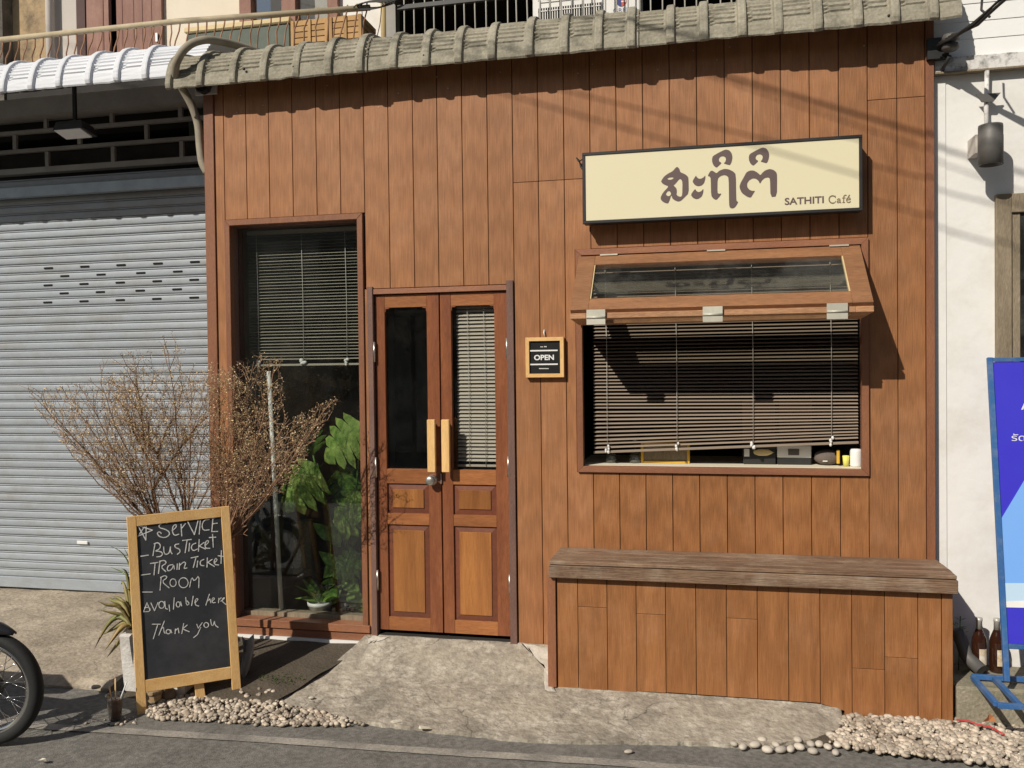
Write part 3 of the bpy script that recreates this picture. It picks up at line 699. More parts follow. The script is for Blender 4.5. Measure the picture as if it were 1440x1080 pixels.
# ------------------------------------------------------------------ venetian blinds
def blind(label, x0, x1, ztop, zbotL, zbotR, pitch, tilt, y, matl, cords, n=None, wd=.025, thin=True, group=None, stack=0):
    T = thing('venetian_blind', label, 'blind', ((x0 + x1) / 2, y, min(zbotL, zbotR)), None)
    MB().box(x0, x1, y - .014, y + .014, ztop, ztop + .025).build('headrail', matl, T)
    first = None; z = ztop - .012; zb = (zbotL + zbotR) / 2; N = n or int((z - zb) / pitch)
    c, s = math.cos(tilt), math.sin(tilt)
    for i in range(N):
        zz = z - pitch * i
        f = i / max(1, N - 1)
        if first is None:
            mb = MB(); vs = []
            for (a, bow) in ((-.5, 0), (-.2, .0018), (.2, .0018), (.5, 0)):
                yy = a * wd; vs.append((x0 + .004, y + yy * c - bow * s, zz + yy * s + bow * c)); vs.append((x1 - .004, y + yy * c - bow * s, zz + yy * s + bow * c))
            mb.add(vs, [(0, 1, 3, 2), (2, 3, 5, 4), (4, 5, 7, 6)], True)
            first = mb.build('slat', matl, T, recalc=False, origin=((x0 + x1) / 2, y, zz))
        else:
            o = dup(first, ((x0 + x1) / 2, y, zz + random.uniform(-.0012, .0012)), T)
            dl = (zbotR - zbotL) * max(0, (f - .8) / .2) / (x1 - x0)
            o.rotation_euler = (random.uniform(-.06, .06), -dl + random.uniform(-.0012, .0012), 0)
    br = MB(); br.bar((x0 + .002, y, zbotL), (x1 - .002, y, zbotR), .024, .014); br.build('bottom_rail', matl, T, bevel=.002)
    for (cx, kn) in cords:
        f = (cx - x0) / (x1 - x0); zb2 = zbotL + (zbotR - zbotL) * f
        MB().tube([(cx, y - .016, ztop), (cx + .006, y - .017, (ztop + zb2) / 2), (cx + .004, y - .016, zb2)], .0019, 5).build('cord', M_cord, T)
        if kn:
            k2 = MB()
            for _ in range(6):
                k2.blob((cx + .004 + random.uniform(-.013, .013) * kn, y - .02, zb2 + random.uniform(-.008, .036)), (.010 * kn, .007, .010), n=6, m_=4)
            k2.build('cord_knot', M_plasticW, T)
    return T
a = onY(349, 340, .17); b = onY(499, 505, .17)
blind('grey venetian blind drawn halfway down inside the tall display window', a.x, -2.035, onY(425, 328, .17).z, onY(425, 513, .17).z, onY(425, 513, .17).z, .0200, math.radians(14), .17, M_blindL,
      [(onY(364, 450, .17).x, 1), (onY(427, 450, .17).x, 1.6), (onY(488, 450, .17).x, 1)])
blind('beige venetian blind almost closed behind the right door glass', onY(642, 500, .07).x, rb + .03, 2.01, 1.035, 1.035, .0226, math.radians(44), .07, M_blindD,
      [(onY(658, 500, .06).x, 0), (onY(681, 500, .06).x, 0)])
blind('wide taupe venetian blind let down over the serving window, bottom rail slanting', onY(834, 600, .09).x, .874, 2.235, onY(834, 636, .09).z, onY(1205, 622, .09).z, .0204, math.radians(24), .09, M_blind,
      [(onY(853, 600, .08).x, .7), (onY(951, 600, .08).x, .6), (onY(1058, 600, .08).x, .8), (onY(1168, 600, .08).x, .8)])

# ------------------------------------------------------------------ bench
BN = thing('street_bench', 'long plank-clad bench with weathered board seat below the serving window', 'bench', (.22, -.18, -.15))
MB().box(-.803, 1.254, -.374, -.345, .478, .546).build('seat_fascia', M_bench, BN, bevel=.003)
MB().box(-.800, 1.250, -.366, -.292, .549, .569).build('seat_board', M_bench, BN, bevel=.003)
MB().box(-.801, 1.251, -.288, -.215, .549, .571).build('seat_board', M_bench, BN, bevel=.003)
MB().box(-.79, 1.24, -.34, -.2, .479, .547).build('seat_core', M_intdark, BN)
MB().box(-.800, 1.252, -.211, -.115, .530, .570).build('seat_board', M_bench, BN, bevel=.004)
MB().box(-.797, 1.25, -.111, -.003, .530, .569).build('seat_board', M_bench, BN, bevel=.004)
GB = [-.768, -.65, -.49, -.333, -.177, -.018, .140, .297, .453, .609, .764, .921, 1.078, 1.188]
bot = [onY(p, y, -.33).z for p, y in ((797, 967), (833, 969), (874, 971), (915, 972), (957, 974), (1000, 977), (1043, 980), (1087, 983), (1131, 986), (1175, 998), (1221, 1010), (1267, 1012), (1307, 1014))]
bseam = {1: 855, 3: 865, 6: 871, 10: 941, 11: 925}
MB().box(-.818, -.771, -.345, -.298, onY(775, 965, -.33).z, .476).build('corner_trim', M_trim, BN, bevel=.002)
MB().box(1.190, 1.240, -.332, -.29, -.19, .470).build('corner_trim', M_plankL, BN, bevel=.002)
for i in range(13):
    x0, x1 = GB[i] + .0015, GB[i + 1] - .0015; zb = bot[i] - .004; zt = .474 - .004 * (i / 12)
    poly = [(x0, zb), (x1, zb), (x1, zt), (x0, zt)]
    if i == 9: poly = [(x0, zb + .03), ((x0 + x1) / 2 + .04, zb), ((x0 + x1) / 2 + .04, zb - .028), (x1, zb - .03), (x1, zt), (x0, zt)]
    if i in bseam:
        zs = onY((813 + 41 * i), bseam[i], -.33).z
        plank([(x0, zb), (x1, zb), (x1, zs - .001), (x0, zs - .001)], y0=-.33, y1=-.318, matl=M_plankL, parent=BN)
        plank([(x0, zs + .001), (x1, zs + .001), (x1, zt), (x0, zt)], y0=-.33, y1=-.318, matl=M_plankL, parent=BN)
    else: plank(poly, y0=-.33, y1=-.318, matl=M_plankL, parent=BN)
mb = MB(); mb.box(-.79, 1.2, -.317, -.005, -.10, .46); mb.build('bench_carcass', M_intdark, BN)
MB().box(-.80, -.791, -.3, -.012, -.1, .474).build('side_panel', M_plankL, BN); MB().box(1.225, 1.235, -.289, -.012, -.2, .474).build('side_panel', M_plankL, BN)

# ------------------------------------------------------------------ text helpers
def text_mesh(body, bold=0.0, align='LEFT'):
    cu = bpy.data.curves.new('t', 'FONT'); cu.body = body; cu.offset = bold; cu.resolution_u = 4
    ob = bpy.data.objects.new('t', cu); COL.objects.link(ob)
    dg = bpy.context.evaluated_depsgraph_get(); me = bpy.data.meshes.new_from_object(ob.evaluated_get(dg))
    bpy.data.objects.remove(ob); return me
def put_text(body, O, Uv, Vv, matl, parent, name='lettering', bold=0.0, off=None):
    """fit the text box to origin O, width vector Uv, height vector Vv"""
    me = text_mesh(body, bold)
    xs = [v.co.x for v in me.vertices]; ys = [v.co.y for v in me.vertices]
    x0, x1, y0, y1 = min(xs), max(xs), min(ys), max(ys); O = V(O); Uv = V(Uv); Vv = V(Vv)
    org = O
    for v in me.vertices:
        p = O + Uv * ((v.co.x - x0) / (x1 - x0)) + Vv * ((v.co.y - y0) / (y1 - y0)); v.co = p - org
    me.materials.clear(); me.materials.append(matl); me.name = name
    ob = bpy.data.objects.new(name, me); COL.objects.link(ob); place(ob, org, parent); return ob
def shape2d(loops, fn, matl, parent, name):
    cu = bpy.data.curves.new('c', 'CURVE'); cu.dimensions = '2D'; cu.fill_mode = 'BOTH'
    for lp in loops:
        sp = cu.splines.new('POLY'); sp.points.add(len(lp) - 1)
        for i, (x, y) in enumerate(lp): sp.points[i].co = (x / 100, -y / 100, 0, 1)
        sp.use_cyclic_u = True
    ob = bpy.data.objects.new('c', cu); COL.objects.link(ob)
    dg = bpy.context.evaluated_depsgraph_get(); me = bpy.data.meshes.new_from_object(ob.evaluated_get(dg)); bpy.data.objects.remove(ob)
    P = [fn(v.co.x * 100, -v.co.y * 100) for v in me.vertices]; org = P[0]
    for v, p in zip(me.vertices, P): v.co = p - org
    me.materials.clear(); me.materials.append(matl)
    o2 = bpy.data.objects.new(name, me); COL.objects.link(o2); place(o2, org, parent); return o2
def smooth_loop(lp, it=1):
    for _ in range(it):
        out = []
        for i in range(len(lp)):
            a, b = lp[i], lp[(i + 1) % len(lp)]
            out += [(a[0] * .8 + b[0] * .2, a[1] * .8 + b[1] * .2), (a[0] * .2 + b[0] * .8, a[1] * .2 + b[1] * .8)]
        lp = out
    return lp

# ------------------------------------------------------------------ light-box sign
YS = -.125
tl, tr, bl, brr = onY(818, 213, YS), onY(1213, 191, YS), onY(820, 311, YS), onY(1213, 300, YS)
sx0, sx1 = (tl.x + bl.x) / 2, (tr.x + brr.x) / 2; sz1 = (tl.z + tr.z) / 2; sz0 = (bl.z + brr.z) / 2
LS = thing('light_box_sign', 'wide cream shop sign in a black frame with brown Thai lettering', 'shop sign', ((sx0 + sx1) / 2, YS, sz0))
fw_ = .017
MB().box(sx0 + .004, sx1 - .004, YS + .01, -.03, sz0 + .004, sz1 - .004).build('casing', M_black, LS)
mb = MB()
mb.box(sx0, sx1, YS, YS + .03, sz1 - fw_, sz1); mb.box(sx0, sx1, YS, YS + .03, sz0, sz0 + fw_)
mb.box(sx0, sx0 + fw_, YS, YS + .03, sz0 + fw_, sz1 - fw_); mb.box(sx1 - fw_, sx1, YS, YS + .03, sz0 + fw_, sz1 - fw_)
mb.build('frame', M_black, LS, bevel=.002)
MB().box(sx0 + fw_, sx1 - fw_, YS + .005, YS + .0095, sz0 + fw_, sz1 - fw_).build('face_panel', M_sign, LS)
MB().tube([(sx0 + .0, YS + .02, onY(815, 223, YS).z), (sx0 - .03, -.04, onY(815, 222, YS).z), (sx0 - .045, -.03, onY(815, 216, YS).z), (sx0 - .03, -.02, onY(815, 219, YS).z), (sx0 - .02, -.03, onY(815, 230, YS).z), (sx0 + .002, YS + .03, onY(815, 238, YS).z)], .004, 6).build('cable_loop', M_cable, LS)
mb = MB(); mb.box(sx0 + .1, sx0 + .14, -.03, -.001, sz0 + .1, sz0 + .14); mb.box(sx1 - .14, sx1 - .1, -.03, -.001, sz0 + .1, sz0 + .14); mb.build('bracket', M_black, LS)
fn = lambda x, y: onY(920 + x / 8, 200 + y / 8, YS + .0035)
g1 = [[(75, 440), (110, 385), (160, 350), (205, 328), (255, 272), (283, 298), (293, 338), (345, 358), (378, 385), (385, 410), (388, 572), (340, 620), (298, 660), (268, 667), (235, 655), (203, 632), (197, 600), (186, 606), (174, 650), (155, 690), (115, 680), (80, 655), (70, 625), (95, 570), (165, 495), (120, 480), (90, 462)],
      [(145, 408), (175, 395), (210, 395), (220, 405), (190, 422), (160, 422)], [(130, 580), (150, 552), (172, 548), (190, 575), (184, 596), (165, 608), (140, 600)],
      [(215, 485), (235, 470), (285, 410), (305, 420), (318, 450), (315, 600), (295, 615), (265, 605), (248, 585), (255, 560), (250, 520), (232, 500)]]
g2a = [[(470, 372), (480, 395), (505, 412), (535, 408), (560, 390), (575, 372), (575, 410), (560, 460), (530, 488), (490, 495), (455, 480), (428, 440)]]
g2b = [[(460, 522), (475, 550), (500, 562), (530, 550), (553, 522), (552, 560), (535, 610), (500, 635), (470, 640), (435, 625), (410, 590)]]
g3 = [[(600, 380), (632, 322), (655, 320), (680, 335), (700, 350), (735, 318), (790, 298), (840, 305), (890, 330), (918, 360), (922, 640), (930, 665), (945, 670), (925, 710), (900, 738), (875, 745), (850, 735), (842, 700), (838, 400), (815, 375), (785, 368), (745, 380), (712, 410), (710, 570), (730, 580), (758, 575), (735, 610), (700, 650), (665, 635), (640, 600), (636, 410), (625, 385)]]
gi = [(650, 185), (660, 155), (720, 120), (800, 80), (845, 90), (872, 125), (880, 170), (870, 220), (852, 258), (820, 250), (780, 238), (800, 220), (808, 190), (798, 165), (770, 155), (740, 165), (725, 190), (730, 215), (758, 232), (735, 255), (700, 287), (668, 262), (652, 225)]
g4 = [[(960, 490), (975, 450), (1010, 390), (1035, 340), (1075, 318), (1120, 318), (1160, 340), (1195, 372), (1215, 345), (1250, 315), (1300, 300), (1345, 312), (1375, 340), (1382, 370), (1380, 608), (1308, 617), (1303, 410), (1285, 395), (1245, 400), (1210, 430), (1190, 468), (1170, 430), (1145, 410), (1110, 405), (1070, 425), (1045, 460), (1045, 500), (1070, 535), (1105, 548), (1135, 545), (1110, 585), (1085, 625), (1040, 610), (985, 570), (962, 520)]]
for g in (g1, g2a, g2b, g3, [gi], [[(x + 414, y - 22) for x, y in gi]], g4):
    shape2d([smooth_loop(l, 1) for l in g], fn, M_signtxt, LS, 'thai_letter')
O = onY(1103.5, 288, YS + .0035); E1 = onY(1158.5, 286, YS + .0035); T1 = onY(1103.5, 278, YS + .0035)
put_text('SATHITI', (O.x, O.y, (O.z + E1.z) / 2), (E1.x - O.x, 0, 0), (0, 0, T1.z - O.z), M_signtxt, LS, bold=.022)
O = onY(1166, 286, YS + .0035); E1 = onY(1196, 286, YS + .0035); zb_, zt_ = onY(1180, 285.5, YS).z, onY(1180, 274, YS).z
def stroke(P, w_, fn_, mb, nrm):
    P = [fn_(*p) for p in P]
    for i in range(len(P) - 1):
        a, b = P[i], P[i + 1]; d = b - a
        if d.length < 1e-6: continue
        d.normalize(); s = d.cross(nrm).normalized() * (w_ / 2); e = d * w_ * .3
        j = nrm * random.uniform(0, .0004)
        mb.add([a - s - e + j, b - s + e + j, b + s + e + j, a + s - e + j], [(0, 1, 2, 3)])
def arc(cx, cy, rx, ry, a0=0, a1=360, n=12): return [(cx + rx * math.cos(math.radians(a0 + (a1 - a0) * i / n)), cy + ry * math.sin(math.radians(a0 + (a1 - a0) * i / n))) for i in range(n + 1)]
# "Café" in thin serif strokes (12x crop of the photo at 1090,260)
fc = lambda x, y: onY(1090 + x / 12, 260 + y / 12, YS + .0035)
mb = MB()
for P, w_ in ((arc(970, 245, 60, 62, -55, -300, 14), .006), ([(1015, 185), (1018, 215)], .004), ([(1015, 290), (1020, 275)], .004),
             ([(1048, 250), (1070, 232), (1092, 240), (1096, 262), (1096, 295), (1110, 300)], .0045), ([(1096, 262), (1060, 270), (1045, 285), (1060, 302), (1096, 288)], .0045),
             ([(1200, 175), (1180, 172), (1160, 190), (1156, 215), (1156, 296)], .005), ([(1135, 222), (1182, 219)], .004), ([(1138, 298), (1176, 296)], .004),
             ([(1208, 252), (1268, 246), (1262, 222), (1236, 214), (1212, 228), (1204, 258), (1216, 288), (1242, 296), (1272, 280)], .005), ([(1236, 200), (1254, 172)], .006)):
    stroke(P, w_, fc, mb, V((0, -1, 0)))
mb.build('small_lettering', M_signtxt2, LS, recalc=False)

# ------------------------------------------------------------------ OPEN sign
YO = -.035
a = onY(738, 474.5, YO); b = onY(792.5, 474, YO); c = onY(740, 531, YO); d_ = onY(793, 530.5, YO)
ox0, ox1, oz1, oz0 = (a.x + c.x) / 2, (b.x + d_.x) / 2, (a.z + b.z) / 2, (c.z + d_.z) / 2
OS = thing('open_sign', 'small square black letter board reading OPEN in a pale wood frame', 'sign', ((ox0 + ox1) / 2, YO, oz0))
for k_, e in enumerate(mitre_frame(ox0, ox1, oz0, oz1, .022, YO, -.004)): e.build('frame_side', M_pineH if k_ in (0, 3) else M_pine, OS, bevel=.001)
MB().box(ox0 + .022, ox1 - .022, YO + .012, -.005, oz0 + .022, oz1 - .022).build('letter_board', M_openblk, OS)
fo_ = lambda x, y: onY(720 + x / 10.8, 450 + y / 10.8, YO + .0105)
p = fo_(335, 612); q_ = fo_(637, 612); t_ = fo_(335, 530)
put_text('OPEN', p, (q_.x - p.x, 0, 0), (0, 0, t_.z - p.z), M_text, OS, bold=.03)
for (x0_, x1_, y_) in ((270, 693, 468), (272, 695, 676)):
    p = fo_(x0_, y_); q_ = fo_(x1_, y_); MB().box(p.x, q_.x, p.y - .001, p.y + .001, p.z - .004, p.z + .004).build('rule', M_text, OS)
mb = MB()
for (x0_, x1_, y_, h_) in ((432, 475, 408, .005), (488, 530, 405, .006), (412, 560, 738, .005)):
    n_ = 3 if x1_ - x0_ < 60 else 9
    for i in range(n_):
        xa = x0_ + (x1_ - x0_) * i / n_; xb = xa + (x1_ - x0_) / n_ * .72; p = fo_(xa, y_); q_ = fo_(xb, y_)
        mb.box(p.x, q_.x, p.y - .001, p.y + .001, p.z - h_ / 2, p.z + h_ / 2)
mb.build('fine_print', M_text, OS)
MB().tube([(onY(765, 464, -.01).x, -.001, onY(765, 464, -.01).z), (onY(765, 464, -.01).x, -.016, onY(765, 468, -.01).z), (onY(766, 472, -.01).x, -.01, onY(765, 473, -.01).z)], .004, 6).build('hook', M_plasticW, OS)

# ------------------------------------------------------------------ sandwich board
# corner points by depth along the view axis
TLc = atD(178, 727, 4.62); TRc = atD(322.5, 711.5, 4.87); BLc = atD(193.5, 1013, 4.56); BRc = atD(341, 989, 4.80)
nb = (TRc - TLc).cross(BLc - TLc).normalized()
if nb.y > 0: nb = -nb
BRc = BRc - nb * (BRc - TLc).dot(nb)                 # flatten onto one plane
SB = thing('sandwich_board', 'wooden A-frame blackboard with white chalk writing about bus and train tickets', 'chalkboard', (BLc + BRc) / 2)
uT = (TRc - TLc).normalized(); dL = (BLc - TLc); dR = (BRc - TRc)
def bp_(u, v, off=0.0): # bilinear point on the board plane
    a = TLc + dL * v; b = TRc + dR * v; return a + (b - a) * u + nb * off
wF = .077; th = .022
def bslab(u0, u1, v0, v1, off=0.0, t=th, w0=None):
    P = [bp_(u0, v0, off), bp_(u1, v0, off), bp_(u1, v1, off), bp_(u0, v1, off)]
    return MB().hexa(P + [p - nb * t for p in P])
bslab(0, wF + .01, 0, 1).build('leg', M_pine, SB, bevel=.002)
bslab(1 - wF - .012, 1, 0, 1).build('leg', M_pine, SB, bevel=.002)
bslab(wF + .0105, 1 - wF - .0125, 0, .052, -.001).build('top_rail', M_pineH, SB, bevel=.002)
bslab(wF + .0105, 1 - wF - .0125, .812, .872, -.001).build('bottom_rail', M_pineH, SB, bevel=.002)
bslab(wF, 1 - wF, .045, .83, -.008, .008).build('writing_panel', M_board, SB)
# rear support leg
rt = bp_(.62, .1, -.03); rf = onZ(278, 984, -.185); rf = V((rf.x, rf.y + .03, -.19))
rt = bp_(.5, .25, -.03)
MB().bar(rt, rf, .05, .022, side=uT).build('rear_leg', M_pine, SB, bevel=.002)
MB().bar(bp_(.2, .25, -.03), bp_(.8, .25, -.03), .022, .05).build('rear_rail', M_pine, SB)
PB = bp_(.5, .5, -.0065)
f1 = lambda x, y: onP(190 + x / 9.6, 720 + y / 9.6, PB, nb)
f2 = lambda x, y: onP(190 + x / 9, 790 + y / 9, PB, nb)
L1 = [[(35, 180), (235, 245), (40, 325), (150, 165), (145, 380), (35, 180)], [(430, 150), (380, 135), (320, 180), (330, 215), (400, 230), (460, 265), (465, 310), (400, 350), (320, 330), (295, 280), (330, 265), (355, 290)],
      [(500, 255), (560, 200), (550, 165), (510, 190), (500, 260), (530, 320), (590, 300)], [(620, 165), (630, 325)], [(628, 220), (680, 155)], [(710, 130), (800, 305), (850, 115)], [(880, 115), (865, 300)],
      [(1000, 100), (930, 110), (900, 180), (920, 250), (1000, 240)], [(1050, 95), (1035, 265)], [(1045, 85), (1095, 70)], [(1045, 160), (1110, 150)], [(1030, 265), (1115, 262)], [(75, 598), (180, 582)],
      [(270, 420), (240, 590)], [(255, 430), (310, 410), (345, 450), (330, 500), (265, 530), (340, 530), (375, 560), (350, 600), (290, 605)], [(385, 470), (390, 560), (430, 575), (465, 545), (480, 450), (475, 530), (500, 565)],
      [(590, 430), (535, 440), (540, 480), (600, 500), (610, 540), (570, 570)], [(640, 385), (760, 370)], [(700, 385), (675, 550)], [(735, 420), (725, 530)], [(820, 420), (770, 440), (755, 490), (790, 525), (840, 500)],
      [(865, 370), (855, 530)], [(930, 410), (865, 460), (950, 500)], [(950, 450), (1000, 400), (970, 380), (940, 430), (950, 490), (1010, 490)], [(1045, 300), (1055, 475)], [(1000, 345), (1090, 340)],
      [(205, 695), (310, 680)], [(270, 685), (255, 850)], [(335, 670), (315, 830)], [(330, 665), (400, 650), (425, 690), (345, 740), (415, 805)], [(510, 710), (450, 720), (430, 770), (450, 800), (500, 770), (520, 710), (530, 770)],
      [(570, 700), (565, 775)], [(600, 690), (595, 775)], [(600, 720), (660, 670), (685, 690), (670, 730), (660, 765), (700, 755)], [(755, 620), (850, 600)], [(820, 620), (785, 750)], [(845, 660), (835, 745)],
      [(930, 640), (880, 660), (880, 720), (930, 725)], [(975, 620), (970, 745)], [(1040, 640), (980, 680), (1070, 735)], [(1065, 690), (1110, 650), (1090, 620), (1065, 660), (1075, 710), (1130, 715)],
      [(1165, 520), (1160, 695)], [(1120, 590), (1190, 600)], [(80, 852), (205, 835)]]
L2 = [[(330, 190), (315, 360)], [(320, 200), (380, 170), (410, 200), (335, 250), (430, 330)], arc(480, 265, 40, 50), arc(612, 265, 60, 65), [(690, 320), (715, 190), (750, 250), (810, 165), (805, 330)], [(90, 383), (218, 383)],
      [(105, 635), (150, 520), (190, 615)], [(120, 580), (185, 575), (190, 630), (105, 632)], [(200, 520), (245, 620), (290, 515)], arc(335, 545, 36, 45), [(375, 500), (385, 590), (410, 600)], [(430, 545), (437, 625)], [(495, 455), (485, 600)],
      arc(545, 540, 25, 34), [(575, 505), (590, 560)], [(640, 450), (650, 555), (690, 530), (655, 492)], [(735, 435), (715, 555)], [(755, 520), (800, 480), (780, 460), (755, 500), (765, 550), (805, 560)],
      [(940, 410), (895, 550)], [(915, 500), (945, 470), (960, 520)], [(970, 500), (1010, 470), (990, 450), (970, 480), (980, 520), (1015, 515)], [(1060, 460), (1055, 520)], [(1060, 480), (1090, 455)], [(1085, 500), (1140, 455), (1110, 460), (1100, 500), (1150, 540)],
      [(215, 790), (320, 790)], [(285, 800), (230, 975)], [(370, 750), (300, 930)], [(330, 850), (360, 820), (365, 890), (380, 905)], arc(420, 885, 28, 28), [(450, 860), (465, 900)], [(510, 850), (505, 910)], [(510, 870), (545, 840), (555, 900)],
      [(615, 780), (590, 910)], [(660, 800), (600, 850), (685, 885)], [(780, 790), (800, 840), (850, 770)], [(830, 830), (790, 920), (740, 960)], arc(900, 800, 30, 32), [(955, 730), (965, 800), (990, 810), (1005, 740), (1010, 800), (1050, 830)]]
def chaikin(P):
    if len(P) < 4: return P
    out = [P[0]]
    for i in range(len(P) - 1):
        a, b = P[i], P[i + 1]; out += [(a[0] * .75 + b[0] * .25, a[1] * .75 + b[1] * .25), (a[0] * .25 + b[0] * .75, a[1] * .25 + b[1] * .75)]
    return out + [P[-1]]
for (LL, a, b, ff) in ((L1, 0, 1, f1), (L1, 1, 12, f1), (L1, 12, 26, f1), (L1, 26, len(L1), f1), (L2, 0, 5, f2), (L2, 5, 26, f2), (L2, 26, len(L2), f2)):
    mb = MB()
    for P in LL[a:b]: stroke(P if len(P) == 6 and P[0] == P[-1] else chaikin(P), .0054 if LL is L1 else .0046, ff, mb, nb)
    mb.build('chalk_star' if b == 1 else 'chalk_line', M_chalk, SB, recalc=False, kind='stuff')

# ------------------------------------------------------------------ old shophouse (left neighbour and upper storey)
OH = thing('old_shophouse', 'weathered shophouse behind with grey roller shutter below and peeling upper storey', 'building', (-4.2, 1.0, -.15))
YB = 1.0
SX0, SX1 = -6.5, -3.03
RS = MB().box(SX0, SX1, YB - .02, YB + .03, -.118, -.03).build('roller_shutter', M_shut, OH, bevel=.004)
pitch = .0688; first = None; nsl = 0; z = -.03
prof = [(.004, 0), (-.008, .002), (-.0105, .012), (-.012, .028), (-.011, .044), (-.009, .052), (.003, .0535), (.004, .0555), (-.007, .0565), (-.009, .061), (-.0075, .0655), (.004, .0672), (.004, .0688)]
for i in range(48):
    zz = -.03 + pitch * i
    if zz > 3.16: break
    if first is None:
        mb = MB(); vs = []
        for (y_, z_) in prof: vs += [(SX0, YB + y_, zz + z_), (SX1, YB + y_, zz + z_)]
        mb.add(vs, [(2 * j, 2 * j + 1, 2 * j + 3, 2 * j + 2) for j in range(len(prof) - 1)], True)
        first = mb.build('slat', M_shut, RS, recalc=False, origin=((SX0 + SX1) / 2, YB, zz))
    else:
        o = dup(first, ((SX0 + SX1) / 2, YB + random.uniform(-.0015, .0015), zz + random.uniform(-.0012, .0012)), RS); o.rotation_euler = (random.uniform(-.03, .03), random.uniform(-.0006, .0006), 0)
# vent slots
fslot = None
rows = [(366.5, [68, 119, 170, 222, 274]), (378, [91, 142, 198, 250]), (391.5, [67.5, 118, 169, 221, 273]), (403.5, [90, 141, 197, 249]), (416, [67, 118, 169, 220.5, 273])]
for (ry, cs) in rows:
    k_ = round((onY(170, 391.5, YB - .012).z + .03 - .034) / pitch) + 2 - [r_[0] for r_ in rows].index(ry); zr = -.03 + pitch * k_ + .03
    for cx in cs:
        x = onY(cx, ry, YB - .012).x
        if fslot is None:
            mb = MB(); P = [(x - .035 + .008 * math.cos(t), YB - .0135, zr + .008 * math.sin(t)) for t in [math.pi / 2 + math.pi * i / 5 for i in range(6)]] + [(x + .035 + .008 * math.cos(t), YB - .0135, zr + .008 * math.sin(t)) for t in [-math.pi / 2 + math.pi * i / 5 for i in range(6)]]
            mb.prism(P, (0, .004, 0)); fslot = mb.build('vent_slot', M_slot, RS, origin=(x, YB - .0135, zr))
        else: dup(fslot, (x, YB - .0135, zr), RS)
p = onY(116, 763, YB - .02); MB().box(p.x - .05, p.x + .05, YB - .026, YB - .018, p.z - .014, p.z + .014).build('lock_slot', M_plasticW, RS, bevel=.006)
# galvanised channel across the top and the drum behind
za = onY(150, 270, YB - .08).z; zb_ = onY(150, 255.5, YB - .08).z
MB().box(SX0, SX1, YB - .10, YB - .04, za, zb_).build('galvanised_channel', M_galv, OH, bevel=.003)
# open block lattice over the shutter
LT = MB().box(SX0, SX1, YB + .05, YB + .12, onY(150, 236, YB + .05).z, onY(150, 228, YB + .05).z).build('block_lattice', M_lattice, OH)
rows_ = [(232, 232), (204.5, 204.5), (175.5, 175.5), (146, 146)]
zs = [onY(150, y_, YB + .05).z for y_ in (232, 203, 176)]
zs.append(zs[-1] + .155)
for z_ in zs[1:3]: MB().box(SX0, SX1, YB + .05, YB + .08, z_ - .015, z_ + .015).build('course', M_lattice, LT)
for r, off in ((0, [65, 158, 253]), (1, [20, 111, 205]), (2, [64, 157, 250])):
    xs_ = [onY(c_, 215, YB + .05).x for c_ in off]; st_ = xs_[1] - xs_[0]
    xx = xs_[0]
    while xx > SX0: xx -= st_
    while xx < SX1:
        MB().box(xx - .016, xx + .016, YB + .053, YB + .077, zs[r] + .0185, zs[r + 1] - .0185).build('upright', M_lattice, LT); xx += st_
MB().box(SX0, SX1, YB + .6, YB + .65, 2.5, 4.2).build('void_backing', M_intdark, OH)
MB().box(SX0, SX1, YB - .05, YB + .12, zs[3] - .06, zs[3] + .08).build('lintel', M_lattice, OH)
MB().box(SX0, SX1, 1.26, 1.7, 3.6, 3.88).build('balcony_floor_sunblock', M_intdark, OH)  # unseen slab added to block sun leaking in behind the white roof
# white roof sheets over the shutter
wy = .30
wr = [onY(p_, 110, .16).x for p_ in (5, 45, 84, 126, 166, 206)]
stp = (wr[-1] - wr[0]) / 5; wr = [wr[0] - stp * i for i in range(8, 0, -1)] + wr
ed = onY(120, 118, .16).z
cuts = [-6.7, wr[6] + .03, wr[10] + .03, RX0 + .06]
for i in range(3):
    rr_ = [r for r in wr if cuts[i] - .02 < r < cuts[i + 1] + .02]
    roof_sheet(cuts[i] - .01, cuts[i + 1], rr_, PR, .32, ed - 3.40, M_roofW, OH, lift=.004 * i)
# flood light hanging under that roof
fp = onY(103, 178, .55)
FL = thing('flood_light', 'square flood light hanging under the white roof over the shutter', 'lamp', fp)
c0 = V((fp.x, .55, fp.z))
MB().hexa([c0 + V(q) for q in ((-.13, -.06, -.035), (.13, -.06, -.035), (.13, .10, -.06), (-.13, .10, -.06), (-.11, -.05, .03), (.11, -.05, .03), (.11, .08, .01), (-.11, .08, .01))]).build('housing', M_black, FL, bevel=.004)
MB().hexa([c0 + V(q) for q in ((-.11, -.068, -.04), (.11, -.068, -.04), (.11, .06, -.072), (-.11, .06, -.072), (-.11, -.06, -.034), (.11, -.06, -.034), (.11, .06, -.06), (-.11, .06, -.06))]).build('lens', M_plasticW, FL)
MB().box(c0.x - .012, c0.x + .012, .56, .58, c0.z + .02, c0.z + .35).build('bracket', M_black, FL)

